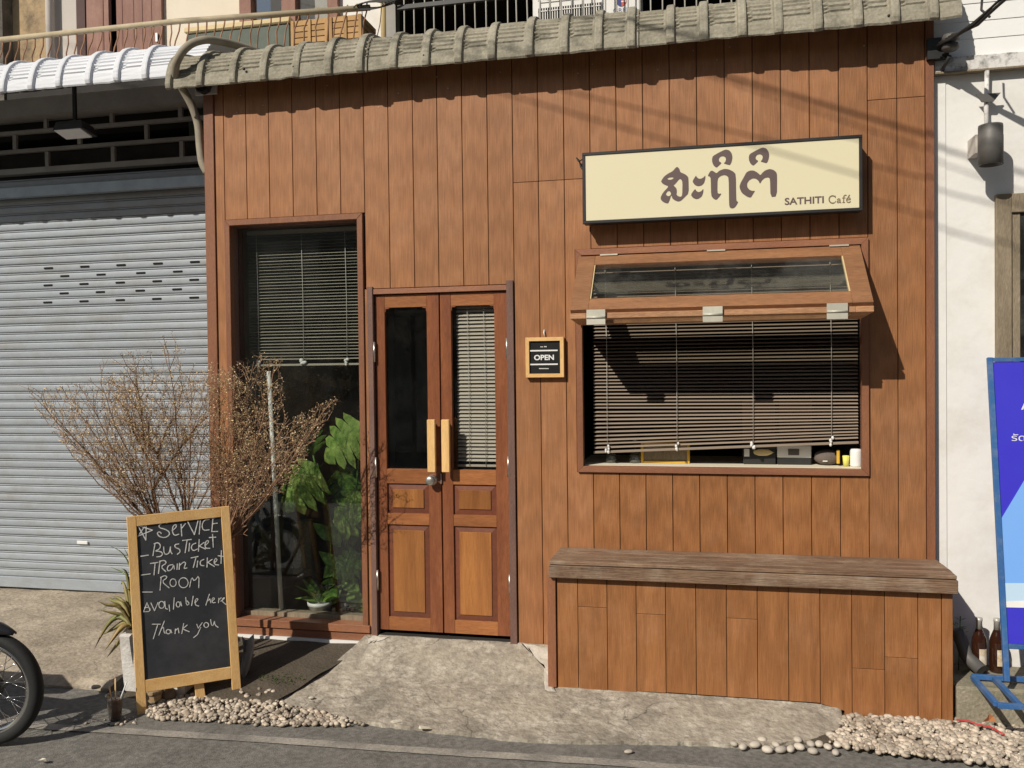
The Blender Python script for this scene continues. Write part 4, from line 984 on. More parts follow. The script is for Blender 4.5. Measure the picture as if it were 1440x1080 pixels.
# upper storey walls
YU = 1.7
def ux(px, py=30): return onY(px, py, YU).x
ZU0, ZU1 = 3.5, 6.6
def seg(p0, p1, matl, name, y0=YU, y1=YU + .15, z0=ZU0, z1=ZU1, parent=OH, **k): return MB().box(ux(p0), ux(p1) if not isinstance(p1, float) else p1, y0, y1, z0, z1).build(name, matl, parent, **k)
MB().box(-9, ux(18), YU - .12, YU + .15, ZU0, ZU1).build('dark_pilaster', mat('sooty_pilaster', (.2, .18, .15), .9, c2=(.04, .035, .03), scale=5, contrast=.3, rnd=0), OH)
seg(18, 72, M_ochre, 'stained_wall')
MB().tube([(ux(77), YU - .06, ZU0), (ux(77), YU - .06, ZU1)], .035, 12).build('drain_pipe', M_greyw, OH)
seg(72, 113, M_greyw, 'grey_wall')
seg(113, 125, mat('dark_mauve', (.10, .06, .055), .8), 'door_post', YU - .05)
D1 = seg(126, 157, M_mauve, 'balcony_shutter', YU - .04, YU)
seg(148, 150, M_doorB, 'board_joint', YU - .045, YU - .0401, parent=D1)
MB().box(ux(140), ux(190), YU + .16, YU + .2, ZU0, ZU1).build('dark_gap', M_slot, OH)
D2 = seg(168, 231, M_mauve, 'balcony_shutter', YU - .04, YU)
for px in (176, 192, 204, 217): MB().box(ux(px) - .004, ux(px) + .004, YU - .044, YU - .0402, ZU0, ZU1).build('board_joint', M_doorB, D2)
MB().box(ux(224), ux(226) + .005, YU - .06, YU - .0445, onY(225, 62, YU).z, onY(225, 50, YU).z).build('bolt', M_steel, D2)
seg(231, 349, M_cream, 'cream_wall')
seg(349, 470, M_cream, 'cream_wall', z1=onY(400, 45, YU).z)
UW = MB().box(ux(341), ux(357), YU - .05, YU + .05, onY(400, 45, YU).z, ZU1).build('upper_window', M_mauve, OH)
for a_, b_2 in ((400, 419), (464, 478)): MB().box(ux(a_), ux(b_2), YU - .05, YU + .05, onY(400, 45, YU).z, ZU1).build('mullion', M_mauve, UW)
MB().box(ux(357), ux(464), YU + .0, YU + .006, onY(400, 45, YU).z, ZU1).build('pane', M_glass, UW)
MB().box(ux(341), ux(478), YU + .5, YU + .55, onY(400, 45, YU).z, ZU1).build('curtain', M_greyw, UW)
seg(478, 549, M_white, 'white_wall')
MB().tube([(ux(543), YU - .05, ZU0), (ux(543), YU - .05, ZU1)], .028, 10).build('drain_pipe', M_beige, OH)
seg(549, 562, M_lattice, 'grey_post', YU - .1, YU)
MB().box(ux(549), ux(562), YU + .001, YU + 1.1, ZU0, ZU1).build('partition_wall', M_intdark, OH)
MB().box(ux(562), 3.0, YU + 1.0, YU + 1.1, ZU0, ZU1).build('dark_room_wall', mat('dark_room', (.07, .055, .045), .9, rnd=0), OH)
MB().box(ux(562), 2.2, .95, YU + 1.0, 4.55, 4.65).build('balcony_ceiling', M_dark, OH)
MB().box(-9, 3, 1.15, 4, 3.3, 3.45).build('upper_floor', M_intdark, OH)

# balcony railing at left, thin rusty bars under a painted rail
YR = .75
r0, r1, r2 = onY(-60, 57.5, YR), onY(250, 29, YR), onY(520, 11, YR)
zr = (onY(0, 54, YR).z + onY(250, 30, YR).z + onY(480, 15, YR).z) / 3
BR = thing('balcony_railing', 'sagging painted balcony rail with bent rusty bars above the left roof', 'railing', (r1.x, YR, zr - .5))
MB().tube([(r0.x, YR, onY(0, 54, YR).z - .01), (r1.x, YR, onY(250, 30, YR).z), (r2.x, YR, onY(480, 15, YR).z)], .021, 10).build('handrail', M_rail, BR)
xx = r2.x - .02; fb = None
while xx > r0.x:
    zt_ = zr - .015
    pts_ = [(xx, YR, zt_ + .01), (xx - .004, YR, zt_ - .05), (xx - .018, YR - .02, zt_ - .13), (xx - .036, YR, zt_ - .22), (xx - .034, YR, zt_ - .27)]
    if fb is None: fb = MB().tube(pts_, .0055, 6).build('bar', M_rust, BR, origin=(xx, YR, zt_))
    else:
        o = dup(fb, (xx, YR, zt_), BR); o.rotation_euler = (random.uniform(-.06, .06), random.uniform(-.12, .12), random.uniform(-.5, .5))
    xx -= .0735
# grille of upright bars at right
GR = thing('balcony_grille', 'row of thin pale upright bars above the grey roof', 'railing', (-.2, .75, 3.6))
fb = None; xx = onY(568, 30, .75).x; xe = onY(1130, 10, .75).x
st_ = onY(634.5, 30, .75).x - onY(620, 30, .75).x
while xx < xe:
    if fb is None: fb = MB().tube([(xx, .75, 3.45), (xx + .004, .75, 4.1), (xx, .75, 4.7)], .0052, 7).build('bar', M_bars, GR, origin=(xx, .75, 3.45))
    else:
        o = dup(fb, (xx + random.uniform(-.004, .004), .75, 3.45), GR); o.rotation_euler = (0, random.uniform(-.012, .012), random.uniform(0, 6))
    xx += st_
MB().box(onY(560, 30, .75).x, xe, .735, .765, onY(640, 6, .75).z, onY(640, 0, .75).z).build('top_rail', M_black, GR)
# stored things on the left balcony
YG = 1.15
a_, b_2 = onY(262, 50, YG), onY(408, 50, YG)
GT = thing('storage_box', 'dark green storage box with beige rim behind the balcony bars', 'box', ((a_.x + b_2.x) / 2, YG, 3.6))
MB().box(a_.x, b_2.x, YG, YG + .4, 3.45, onY(335, 40, YG).z).build('body', M_green, GT, bevel=.01)
MB().box(a_.x - .01, b_2.x + .01, YG - .02, YG + .42, onY(335, 40, YG).z + .001, onY(335, 32, YG).z).build('rim', M_beige, GT, bevel=.008)
for k_, (pa, pb) in enumerate(((409, 462), (463, 509))):
    a_, b_2 = onY(pa, 40, YG), onY(pb, 40, YG)
    CRT = thing('wicker_crate', ('woven tan crate beside the green box on the balcony' if k_ == 0 else 'woven tan crate at the white wall end of the balcony'), 'crate', ((a_.x + b_2.x) / 2, YG, 3.6), 'tan crates on the balcony')
    zt_ = onY(450, 26, YG).z
    for j in range(7):
        MB().box(a_.x + .004, b_2.x - .004, YG + .0, YG + .3, zt_ - .045 * (j + 1) + .008, zt_ - .045 * j).build('slat', M_crate, CRT)
    for f in (0.05, .5, .95):
        x = a_.x + (b_2.x - a_.x) * f; MB().box(x - .012, x + .012, YG - .01, YG - .001, zt_ - .33, zt_).build('post', M_crate, CRT)
    MB().box(a_.x + .003, b_2.x - .003, YG, YG + .3, 3.451, zt_ - .33).build('base', M_crate, CRT)
# coil of cable by the white wall
cc = onY(520, 10, .72)
CO = MB()
for k_ in range(9): CO.tube([(cc.x + (.11 + .01 * (k_ % 3)) * math.cos(t / 12 * 2 * math.pi) + .006 * k_, .72 - .02 + .006 * k_, cc.z + .012 * math.sin(t / 12 * 2 * math.pi) * 2.2 + .004 * k_) for t in range(13)], .004, 5, caps=False)
CO.tube([(cc.x - .05, .7, cc.z - .03), (cc.x - .04, .7, cc.z - .2), (cc.x + .0, .72, cc.z - .4)], .003, 5)
CO.tube([(cc.x + .1, .7, cc.z + .02), (cc.x + .08, .7, cc.z - .14), (cc.x + .03, .71, cc.z - .3), (cc.x + .07, .72, cc.z - .42)], .003, 5)
CO.tube([(cc.x + .12, .7, cc.z), (cc.x + .2, .7, cc.z + .02), (cc.x + .35, .72, cc.z + .07), (cc.x + .6, .73, cc.z + .1)], .006, 5)
tag(CO.build('cable_coil', M_cable), 'coil of black cable hung on the balcony by the white wall', 'cable')
# air conditioner outdoor unit
YA = 1.05
a_, b_2 = onY(749, 35, YA), onY(901, 20, YA)
zt_, zb_ = a_.z + .42, a_.z - .12
AC = thing('air_conditioner', 'white outdoor air conditioner unit behind the balcony bars above the roof', 'air conditioner', ((a_.x + b_2.x) / 2, YA, zb_))
MB().box(a_.x, b_2.x, YA, YA + .28, zb_, zt_).build('casing', M_ac, AC, bevel=.012)
g0, g1_ = onY(757, 20, YA).x, onY(846, 20, YA).x; zg = onY(800, 8, YA).z
MB().box(g0, g1_, YA - .004, YA - .0005, zb_ + .03, zg).build('fan_opening', M_intdark, AC)
mb = MB(); n_ = 26
for i in range(n_ + 1):
    x = g0 + (g1_ - g0) * i / n_; mb.box(x - .003, x + .003, YA - .011, YA - .006, zb_ + .03, zg)
mb.build('grille', M_ac, AC)
mb = MB()
for i in range(4):
    z_ = zb_ + .05 + i * .075; mb.box(g0, g1_, YA - .0148, YA - .0115, z_, z_ + .006)
mb.build('grille_bars', M_ac, AC)
M_logo = mat('logo_text', (.22, .24, .36), .5, rnd=0); M_lgb = mat('logo_blue', (.03, .04, .2), .5, rnd=0); M_lgr = mat('logo_red', (.6, .1, .08), .5, rnd=0)
p = onY(862, 18.0, YA - .003); q_ = onY(885, 17, YA - .003); t_ = onY(862, 12.2, YA - .003)
put_text('GREE', p, (q_.x - p.x, 0, 0), (0, 0, t_.z - p.z), M_logo, AC)
c_ = onY(874, 2, YA - .003); rad = .034
def disc(cx, cz, r, y, a0, a1, n=16): return [(cx, y, cz)] + [(cx + r * math.cos(a0 + (a1 - a0) * i / n), y, cz + r * math.sin(a0 + (a1 - a0) * i / n)) for i in range(n + 1)]
MB().prism(disc(c_.x, c_.z, rad, YA - .003, math.pi * .5, math.pi * 1.5), (0, .002, 0)).build('logo', M_lgb, AC)
MB().prism(disc(c_.x, c_.z, rad, YA - .003, -math.pi * .5, math.pi * .5), (0, .002, 0)).build('logo', M_lgr, AC)
MB().box(c_.x - .002, c_.x + rad * .9, YA - .0045, YA - .0032, c_.z - .006, c_.z + .004).build('logo_bar', M_ac, AC)

# conduit looping over the roof end
cp = [(364, 74, .20), (342, 66, .10), (315, 59, -.02), (290, 55, -.14), (270, 60, -.19), (256, 72, -.21), (247, 89, -.20), (246, 106, -.15), (256, 124, -.05), (270, 148, .0), (279, 175, .02), (281, 205, .02), (284, 230, .02), (292, 244, .03)]
P_ = []
for i in range(len(cp) - 1):
    for k_ in range(4):
        f = k_ / 4
        P_.append(onY(*[cp[i][j] + (cp[i + 1][j] - cp[i][j]) * f for j in range(3)]))
P_.append(onY(*cp[-1]))
for _ in range(2): P_ = [P_[0]] + [(P_[i - 1] + P_[i] * 2 + P_[i + 1]) / 4 for i in range(1, len(P_) - 1)] + [P_[-1]]
tag(MB().tube(P_, .025, 14).build('conduit_hose', M_hose), 'thick grey conduit hose bending over the left end of the grey roof', 'hose')
# round black device on a plate under the eave
p = onY(289, 120, -.02)
DV = thing('vent_fan', 'round black device on a pale plate under the left end of the eave', 'fan', p)
MB().box(p.x - .07, p.x + .08, -.03, -.013, p.z - .06, p.z + .04).build('plate', M_greyw, DV)
MB().lathe((p.x, -.031, p.z - .01), [(.055, 0), (.055, -.03), (.045, -.035), (.04, -.02), (.0, -.022)], 8, (0, 1, 0), smooth=False).build('housing', M_black, DV)

# ------------------------------------------------------------------ white building at the right
WB = thing('white_building', 'white painted house with boarded upper wall right of the cafe', 'building', (2.2, .05, -.15))
YW = .05
zc_ = onY(1380, 102, YW).z
MB().box(1.25, 5, YW, YW + .2, -.2, zc_).build('lower_wall', M_white, WB)
MB().box(1.25, onY(1330, 400, YW).x, YW - .006, YW - .0005, .03, zc_ - .005).build('wall_pilaster', M_white, WB)
zc2 = onY(1380, 77, YW - .03).z
MB().box(1.25, 5, YW - .035, YW + .2, zc_ + .006, zc2).build('cornice', M_cornice, WB, bevel=.003)
MB().box(1.25, 5, YW - .05, YW + .1, zc_ - .004, zc_ + .0055).build('drip_edge', M_oldwood, WB)
zz = zc2 + .002
zpl = [onY(1380, y_, YW).z for y_ in (76, 52, 26, 1)]; stp = (zpl[3] - zpl[0]) / 3
for i in range(14):
    MB().hexa([(1.25, YW - .008, zz), (5, YW - .008, zz), (5, YW + .02, zz), (1.25, YW + .02, zz), (1.25, YW - .004, zz + stp - .0008), (5, YW - .004, zz + stp - .0008), (5, YW + .02, zz + stp - .0008), (1.25, YW + .02, zz + stp - .0008)]).build('siding_board', M_siding, WB)
    zz += stp
MB().box(1.25, 5, YW + .021, YW + .2, zc2, 6.4).build('upper_wall', M_siding, WB)
# corrugated porch edge above, whose wavy shadow falls on the boards
rx = [1.62 + .19 * i for i in range(16)]
roof_sheet(1.5, 4.6, rx, PR, -.13, .42, M_roof, WB)
# window frame of the white house
wx = onY(1398.5, 300, YW).x; wz = onY(1410, 274, YW).z
WF = MB().box(wx, wx + .075, YW - .03, YW + .05, .75, wz).build('side_window', M_oldwood, WB, bevel=.003)
MB().box(wx + .075, 4.0, YW - .03, YW + .05, wz - .10, wz).build('frame_head', M_oldwood, WF, bevel=.003)
MB().box(wx + .076, wx + .12, YW - .015, YW + .05, .75, wz - .101).build('inner_stile', M_oldwood, WF, bevel=.003)
MB().box(wx + .121, 4.0, YW - .008, YW - .002, .75, wz - .101).build('pane', glass_mat('side_pane', (.1, .1, .11), dust=.1), WF)
# plinth step
MB().box(1.262, 5, -.32, YW - .001, -.25, .0).build('plinth_step', M_plinth, WB, bevel=.012)
MB().box(1.42, 1.56, -.06, YW - .001, .001, .1).build('plinth_block', M_plinth, WB, bevel=.006) if False else None
# drain pipe in the corner
pp = onY(1360, 880, -.06)
MB().tube([(pp.x - .045, -.05, onY(1356, 885, -.05).z), (pp.x - .03, -.06, .16), (pp.x - .01, -.09, .08), (pp.x + .04, -.16, .035)], .034, 12).build('drain_outlet', M_lamp, WB)

# wall lamp
lp = onY(1393, 205, -.1)
WL = thing('wall_lamp', 'grey cylinder wall lamp hanging on a painted pipe of the white house', 'lamp', lp)
zt_, zb_ = onY(1393, 176, -.1).z, onY(1393, 232, -.1).z; rd = .058
MB().lathe((lp.x, -.1, 0), [(.0, zt_), (rd * .98, zt_), (rd, zt_ - .01), (rd, zt_ - .055), (rd * 1.02, zt_ - .058), (rd * 1.02, zb_), (rd * .9, zb_), (rd * .9, zb_ + .02), (0, zb_ + .03)], 28).build('shade', M_lamp, WL)
MB().box(lp.x - .067, lp.x - .03, -.085, YW - .003, zb_ + .07, zt_ - .04).build('mount', M_greyw, WL)
px_ = onY(1387, 140, .02).x
MB().tube([(px_, .01, zt_ - .02), (px_ - .003, .012, zt_ + .12), (px_, .008, zc_ - .0055)], .012, 8).build('pipe', M_cornice, WL)
zs_ = onY(1386, 138, .0).z
MB().prism([(px_ - .06, -.012, zs_ + .02), (px_ + .06, -.012, zs_ + .02), (px_ + .025, -.012, zs_ - .025), (px_ - .03, -.012, zs_ - .022)], (0, .008, 0)).build('clamp', M_lamp, WL)

# bracket with bundled cables
bk = onY(1335, 60, -.12)
BK = thing('cable_bracket', 'dark wall bracket with bundled black cables at the roof corner', 'cable bracket', bk)
MB().box(bk.x - .085, bk.x + .02, -.04, .0, bk.z - .05, bk.z + .06).build('plate', M_black, BK)
MB().lathe((bk.x + .01, -.10, bk.z - .035), [(.03, 0), (.042, .01), (.042, .03), (.025, .04), (.042, .05), (.04, .08), (.0, .085)], 14).build('insulator', M_lamp, BK)
MB().tube([(bk.x + .01, -.09, bk.z - .06), (bk.x + .0, -.02, bk.z - .09), (bk.x, .03, bk.z - .1)], .01, 8).build('arm', M_black, BK)
en = onY(1425, -14, -.55)
for k_ in range(5):
    o1 = V((random.uniform(-.02, .02), random.uniform(-.02, .02), random.uniform(-.02, .03)))
    s0 = V((bk.x - .05 + .01 * k_, -.09, bk.z + .0 + .012 * k_)); s1 = en + o1 * .8; far = s1 + (s1 - s0) * 4.5
    md = (s0 + s1) / 2 + V((.0, 0, -.02 - .008 * k_))
    MB().tube([s0, s0 + (md - s0) * .4 + V((0, 0, -.01)), md, s1, far], .006 + .002 * (k_ % 2), 6).build('cable', M_cable, BK)
MB().tube([onY(1381, 0, -.3), onY(1380, 14, -.32), onY(1392, 24, -.36)], .006, 6).build('cable_tail', M_cable, BK)
# overhead street cables in front of the facade (above the picture, they throw the faint diagonal shadows)
for k_, (pa, pb, rr_) in enumerate((((755, 118), (1060, 192), .0055), ((1020, 106), (1318, 194), .0105), ((980, 100), (1318, 215), .005), ((1180, 268), (1318, 308), .006))):
    A = onY(*pa, 0); B = onY(*pb, 0); off = -SUN / SUN.y * (3.0 + .15 * k_)
    d = (B - A); P0 = A + off - d * 6; P1 = B + off + d * 6
    mid = (P0 + P1) / 2
    tag(MB().tube([P0, A + off, B + off, P1], rr_, 6).build('overhead_cable', M_cable), ('thin overhead cable nearest the facade', 'thickest overhead bundle above the road', 'thin overhead cable just outside the thick bundle', 'lowest slanting overhead cable above the road')[k_], 'cable', 'overhead street cables')

# ------------------------------------------------------------------ advertising stand (blue)
AS = thing('advert_stand', 'blue steel advertising stand with blue printed panel leaning on the white wall', 'sign stand', (1.75, -.35, .02))
bz = .022
TL_ = onY(1388, 503, -.06); BL_ = onY(1412, 958, -.36)
WD = .75
up_ = (TL_ - BL_); pU = V((1, 0, 0))
nn = pU.cross(up_).normalized(); nn = nn if nn.y < 0 else -nn
MB().bar(BL_ + V((.012, 0, 0)), TL_ + V((.012, 0, 0)), .026, .022, side=(1, 0, 0)).build('post', M_blue, AS, bevel=.002)
MB().bar(BL_ + V((WD - .012, 0, 0)), TL_ + V((WD - .012, 0, 0)), .026, .022, side=(1, 0, 0)).build('post', M_blue, AS, bevel=.002)
tt = lambda f: BL_ + up_ * f
fb_ = (BL_.z - onP(1420, 905, BL_, nn).z)
f_lo = (onP(1425, 909, BL_, nn).z - BL_.z) / up_.z
for f in (f_lo, .993): MB().bar(tt(f) + V((.026, 0, 0)), tt(f) + V((WD - .026, 0, 0)), .022, .022).build('cross_bar', M_blue, AS, bevel=.002)
a_ = tt(f_lo + .008) + V((.026, 0, 0)); b_2 = tt(.985) + V((.026, 0, 0)); wv = V((WD - .052, 0, 0))
def panel(f0a, f0b, f1a, f1b, matl, name, off, x0=0., x1=1.):
    p = [a_ + (b_2 - a_) * f0a + wv * x0, a_ + (b_2 - a_) * f0b + wv * x1, a_ + (b_2 - a_) * f1b + wv * x1, a_ + (b_2 - a_) * f1a + wv * x0]
    return MB().hexa([q + nn * off for q in p] + [q + nn * (off - .001) for q in p]).build(name, matl, AS)
panel(0, 0, 1, 1, M_print, 'printed_panel', .002)
def poly_panel(pts, matl, name, off):
    P = [onP(x, y, a_ + nn * off, nn) for x, y in pts]; MB().prism(P, -nn * .0008).build(name, matl, AS)
def line_x(px, py): return (px, py)
poly_panel([(1406.5, 732), (1440, 676), (1520, 560), (1600, 560), (1600, 842), (1408, 824)], M_print2, 'print_light_field', .0034)
poly_panel([(1409, 820), (1600, 820), (1600, 852), (1410.5, 846)], M_print3, 'print_pale_band', .0046)
poly_panel([(1410, 846), (1600, 838), (1600, 858), (1411, 854)], M_text, 'print_white_streak', .0058)
p = onP(1422.5, 620, a_ + nn * .003, nn); q_ = onP(1446, 620, a_ + nn * .003, nn); t_ = onP(1422.5, 609, a_ + nn * .003, nn)
put_text('รัดเข็มขัด', p, (.23, 0, 0), (t_ - p) * 1.0, M_text, AS)
p = onP(1436, 576, a_ + nn * .003, nn); t_ = onP(1436, 562, a_ + nn * .003, nn)
put_text('A', p, (.05, 0, 0), (t_ - p), M_text, AS, bold=.02)
# base frame
Bk0, Fr0 = onZ(1363, 951, bz), onZ(1407, 992, bz)
x0_, yk, yf = (Bk0.x + Fr0.x) / 2, Bk0.y, Fr0.y
yk = min(yk, -.12)
for (pa, pb) in (((x0_, yk), (x0_ + .9, yk)), ((x0_, yf), (x0_ + .9, yf)), ((x0_, yk - .0125), (x0_, yf + .0125)), ((x0_ + .1, yk - .0125), (x0_ + .1, yf + .0125)), ((x0_ + .9, yk - .0125), (x0_ + .9, yf + .0125))):
    MB().bar((pa[0], pa[1], bz), (pb[0], pb[1], bz), .024, .024, side=(0, 0, 1)).build('base_bar', M_blue, AS, bevel=.002)

# bottles
def bottle(px, py, y, label):
    p = onY(px, py, y); b = thing('beer_bottle', label, 'bottle', (p.x, y, .001), 'brown beer bottles on the plinth')
    MB().lathe((p.x, y, .001), [(.030, 0), (.036, .004), (.0365, .01), (.0365, .15), (.033, .175), (.022, .205), (.0145, .225), (.0135, .262), (.0155, .264), (.0155, .278), (0, .279)], 24).build('body', M_bottle, b)
    MB().lathe((p.x, y, .001), [(.0155, .222), (.0148, .262), (.0167, .264), (.0167, .28), (0, .2812)], 20).build('foil', M_foil, b)
    mb = MB(); vs = []
    for k_ in range(9):
        a = math.radians(-125 + 10 * k_ + 20)
        vs += [(p.x + .0371 * math.cos(a), y + .0371 * math.sin(a), .04), (p.x + .0371 * math.cos(a), y + .0371 * math.sin(a), .125)]
    mb.add(vs, [(2 * i, 2 * i + 2, 2 * i + 3, 2 * i + 1) for i in range(8)]); mb.build('label', M_label, b, recalc=False)
bottle(1377, 938, -.06, 'brown beer bottle left of the blue stand, nearer the drain pipe')
bottle(1402, 938, -.06, 'brown beer bottle partly behind the blue post of the stand')
# weed in the corner
wp = onY(1347, 900, -.06)
mb = MB()
for k_ in range(14):
    a = random.uniform(0, 6.3); z_ = wp.z + random.uniform(-.02, .12); c_ = V((wp.x + random.uniform(-.01, .02), -.07 + random.uniform(-.02, .02), z_)); d = V((math.cos(a), math.sin(a) * .6, .2)).normalized() * random.uniform(.03, .06); s = V((-d.y, d.x, 0)).normalized() * .006
    mb.add([c_, c_ + d * .5 + s, c_ + d, c_ + d * .5 - s], [(0, 1, 2, 3)])
WE = thing('weed_plant', 'thin green weed growing in the corner by the bench end', 'plant', (wp.x, -.07, .0))
mb.build('foliage', M_leafA, WE, recalc=False, kind='stuff'); MB().tube([(wp.x, -.07, 0), (wp.x + .004, -.075, wp.z), (wp.x + .01, -.07, wp.z + .13)], .003, 5).build('stem', M_leafA, WE)
# red cord and dry leaf on the gravel
P_ = [onZ(x, y, -.150) for x, y in ((1345, 1012), (1362, 1014), (1375, 1019), (1392, 1022), (1405, 1029), (1412, 1033))]
tag(MB().tube(P_, .005, 6).build('red_cord', M_red), 'short red cord lying on the gravel by the plinth', 'cord')
p = onZ(1391, 1016, -.14)
tag(MB().add([p + V(q) for q in ((-.03, 0, 0), (-.01, -.01, .03), (.0, .0, .045), (.02, .005, .03), (.032, .0, .004), (0, .01, .004))], [(0, 1, 5), (1, 2, 5), (2, 3, 5), (3, 4, 5)]).build('dry_leaf', M_dryleaf, recalc=False), 'curled orange dry leaf standing on the gravel by the plinth', 'leaf')

# ------------------------------------------------------------------ planter, shrub, aloe
pz = -.19
P1 = onZ(170, 985, pz + .02)
PLY0, PLY1 = -.72, -.50
PX0, PX1 = onY(168, 935, -.72).x, onY(262, 960, -.72).x
ztp = onY(190, 893, -.72).z
PL = thing('planter_trough', 'rough white painted planter trough behind the left of the chalkboard', 'planter', ((PX0 + PX1) / 2, -.67, pz))
mb = MB(); mb.hexa([(PX0 + .02, PLY0, pz), (PX1 - .02, PLY0, pz), (PX1 - .02, PLY1, pz), (PX0 + .02, PLY1, pz), (PX0, PLY0 - .01, ztp), (PX1, PLY0 - .01, ztp + .01), (PX1, PLY1 + .01, ztp), (PX0, PLY1 + .01, ztp)])
mb.build('trough', M_planter, PL, bevel=.012)
MB().box(PX0 + .03, PX1 - .04, PLY0 + .02, PLY1 - .02, ztp + .001, ztp + .015).build('soil', M_soil, PL)

SH = thing('dry_shrub', 'wide fan-shaped dry twiggy shrub with tiny pale buds behind the chalkboard', 'shrub', ((PX0 + PX1) / 2, -.67, ztp))
stem = MB(); twig = MB(); bud = MB()
D0 = 4.95
def addbud(p):
    r = random.uniform(.0026, .0062); a = V((random.uniform(-1, 1), random.uniform(-1, 1), random.uniform(-1, 1))).normalized() * r; b = a.cross(V((random.uniform(-1, 1), .3, random.uniform(-1, 1)))).normalized() * r * .7
    bud.add([p - a, p + b, p + a, p - b], [(0, 1, 2, 3)])
def path(a, b, n, wob, bend):
    d = b - a; out = []
    side = d.cross(V((0, 1, 0))).normalized()
    for i in range(n + 1):
        f = i / n; out.append(a + d * f + side * (bend * math.sin(f * math.pi)) + V((random.uniform(-wob, wob), random.uniform(-wob, wob), random.uniform(-wob, wob))) * (1 if 0 < i < n else 0))
    return out
FAN = [(24, 540), (62, 592), (110, 650), (178, 716), (212, 790), (345, 790), (352, 712), (405, 690), (480, 556), (436, 572), (408, 590), (398, 545), (398, 503), (352, 492), (322, 520), (300, 505), (282, 525), (242, 462), (200, 486), (150, 498), (118, 536), (60, 546)]
def topx(p):
    r_ = p - cpos; k = r_.dot(FW); return 720 + 1200 * r_.dot(RT) / k, 540 - 1200 * r_.dot(UPV) / k
def inpoly2(x, y, P):
    c = False; j = len(P) - 1
    for i in range(len(P)):
        if (P[i][1] > y) != (P[j][1] > y) and x < (P[j][0] - P[i][0]) * (y - P[i][1]) / (P[j][1] - P[i][1]) + P[i][0]: c = not c
        j = i
    return c
def shoot(p, d, ln, lvl, r):
    """one zig-zag shoot that forks like a dry shrub; dropped where it would leave the fan"""
    n = 3; P = [p]; dd = d.copy()
    for k in range(n):
        ax = V((random.uniform(-.3, .3), 1, random.uniform(-.3, .3))); dd = (Matrix.Rotation(random.uniform(-.12, .12), 3, ax) @ dd).normalized()
        q = P[-1] + dd * (ln / n)
        if not inpoly2(*topx(q), FAN): break
        P.append(q)
    if len(P) < 2: return
    twig.tube(P, [r * (1 - .3 * i / n) for i in range(len(P))], 3, caps=False, smooth=False)
    dens = .08 + .58 * max(0, min(1, (735 - topx(P[-1])[1]) / 190))
    for q in P[1:]:
        for _ in range(2):
            if lvl >= 1 and random.random() < dens: addbud(q + V((random.uniform(-.011, .011), random.uniform(-.011, .011), random.uniform(-.011, .011))))
    if lvl < 4 and len(P) == n + 1:
        for sgn in ((-1, 1) if random.random() < .8 else (random.choice((-1, 1)),)):
            ax = V((random.uniform(-.25, .25), 1, random.uniform(-.25, .25)))
            d2 = (Matrix.Rotation(sgn * random.uniform(.2, .62), 3, ax) @ dd).normalized(); d2 = (d2 + V((0, random.uniform(-.35, .35), .07))).normalized()
            shoot(P[-1], d2, ln * random.uniform(.68, .92), lvl + 1, r * .74)
base1 = atD(222, 905, D0); base2 = atD(242, 905, D0 + .02)
forkL = atD(226, 752, D0); forkM = atD(262, 745, D0 + .04); forkR = atD(318, 765, D0 + .02)
stem.tube([base1, (base1 + forkL) / 2 + V((.02, 0, 0)), forkL], [.016, .013, .010], 8)
stem.tube([base1 + V((.03, 0, 0)), (base1 + forkM) / 2 + V((.03, .02, 0)), forkM], [.015, .012, .009], 8)
stem.tube([base2, (base2 + forkR) / 2 + V((.02, 0, 0)), forkR], [.014, .011, .009], 8)
fk = atD(214, 690, D0)
stem.tube([forkL, (forkL + fk) / 2 + V((.012, 0, 0)), fk, atD(228, 668, D0)], [.011, .010, .009, .008], 8)
for (a_, b_2) in (((228, 668), (196, 622)), ((228, 668), (262, 620)), ((262, 620), (292, 585)), ((196, 622), (184, 590)), ((262, 745), (236, 676)), ((236, 676), (222, 640)), ((222, 640), (243, 590)), ((222, 640), (190, 596))):
    A_, B_ = atD(*a_, D0 + .02), atD(*b_2, D0 + .02); stem.tube(path(A_, B_, 4, .006, .01), [.0075, .007, .006, .0055, .0048], 7)
    for j in range(5): shoot(A_ + (B_ - A_) * random.random(), ((B_ - A_).normalized() + V((random.uniform(-.7, .7), random.uniform(-.3, .3), random.uniform(-.1, .5)))).normalized(), .085, 0, .0023)
limbs = [(forkL, (40, 550)), (forkL, (62, 566)), (forkL, (80, 600)), (forkL, (92, 556)), (forkL, (118, 552)), (forkL, (100, 640)), (forkL, (135, 660)), (forkL, (140, 535)), (forkL, (165, 560)), (forkL, (160, 610)), (forkL, (190, 512)), (forkL, (205, 580)), (forkM, (180, 545)), (forkM, (236, 492)), (forkM, (270, 540)), (forkM, (292, 590)), (forkM, (225, 560)), (forkM, (250, 610)),
         (forkR, (308, 525)), (forkR, (330, 530)), (forkR, (357, 508)), (forkR, (386, 512)), (forkR, (372, 560)), (forkR, (405, 585)), (forkR, (468, 562)), (forkR, (445, 590)), (forkR, (425, 625)), (forkR, (315, 590)), (forkR, (345, 610)), (forkM, (310, 650)), (forkR, (385, 650)), (forkR, (400, 670))]
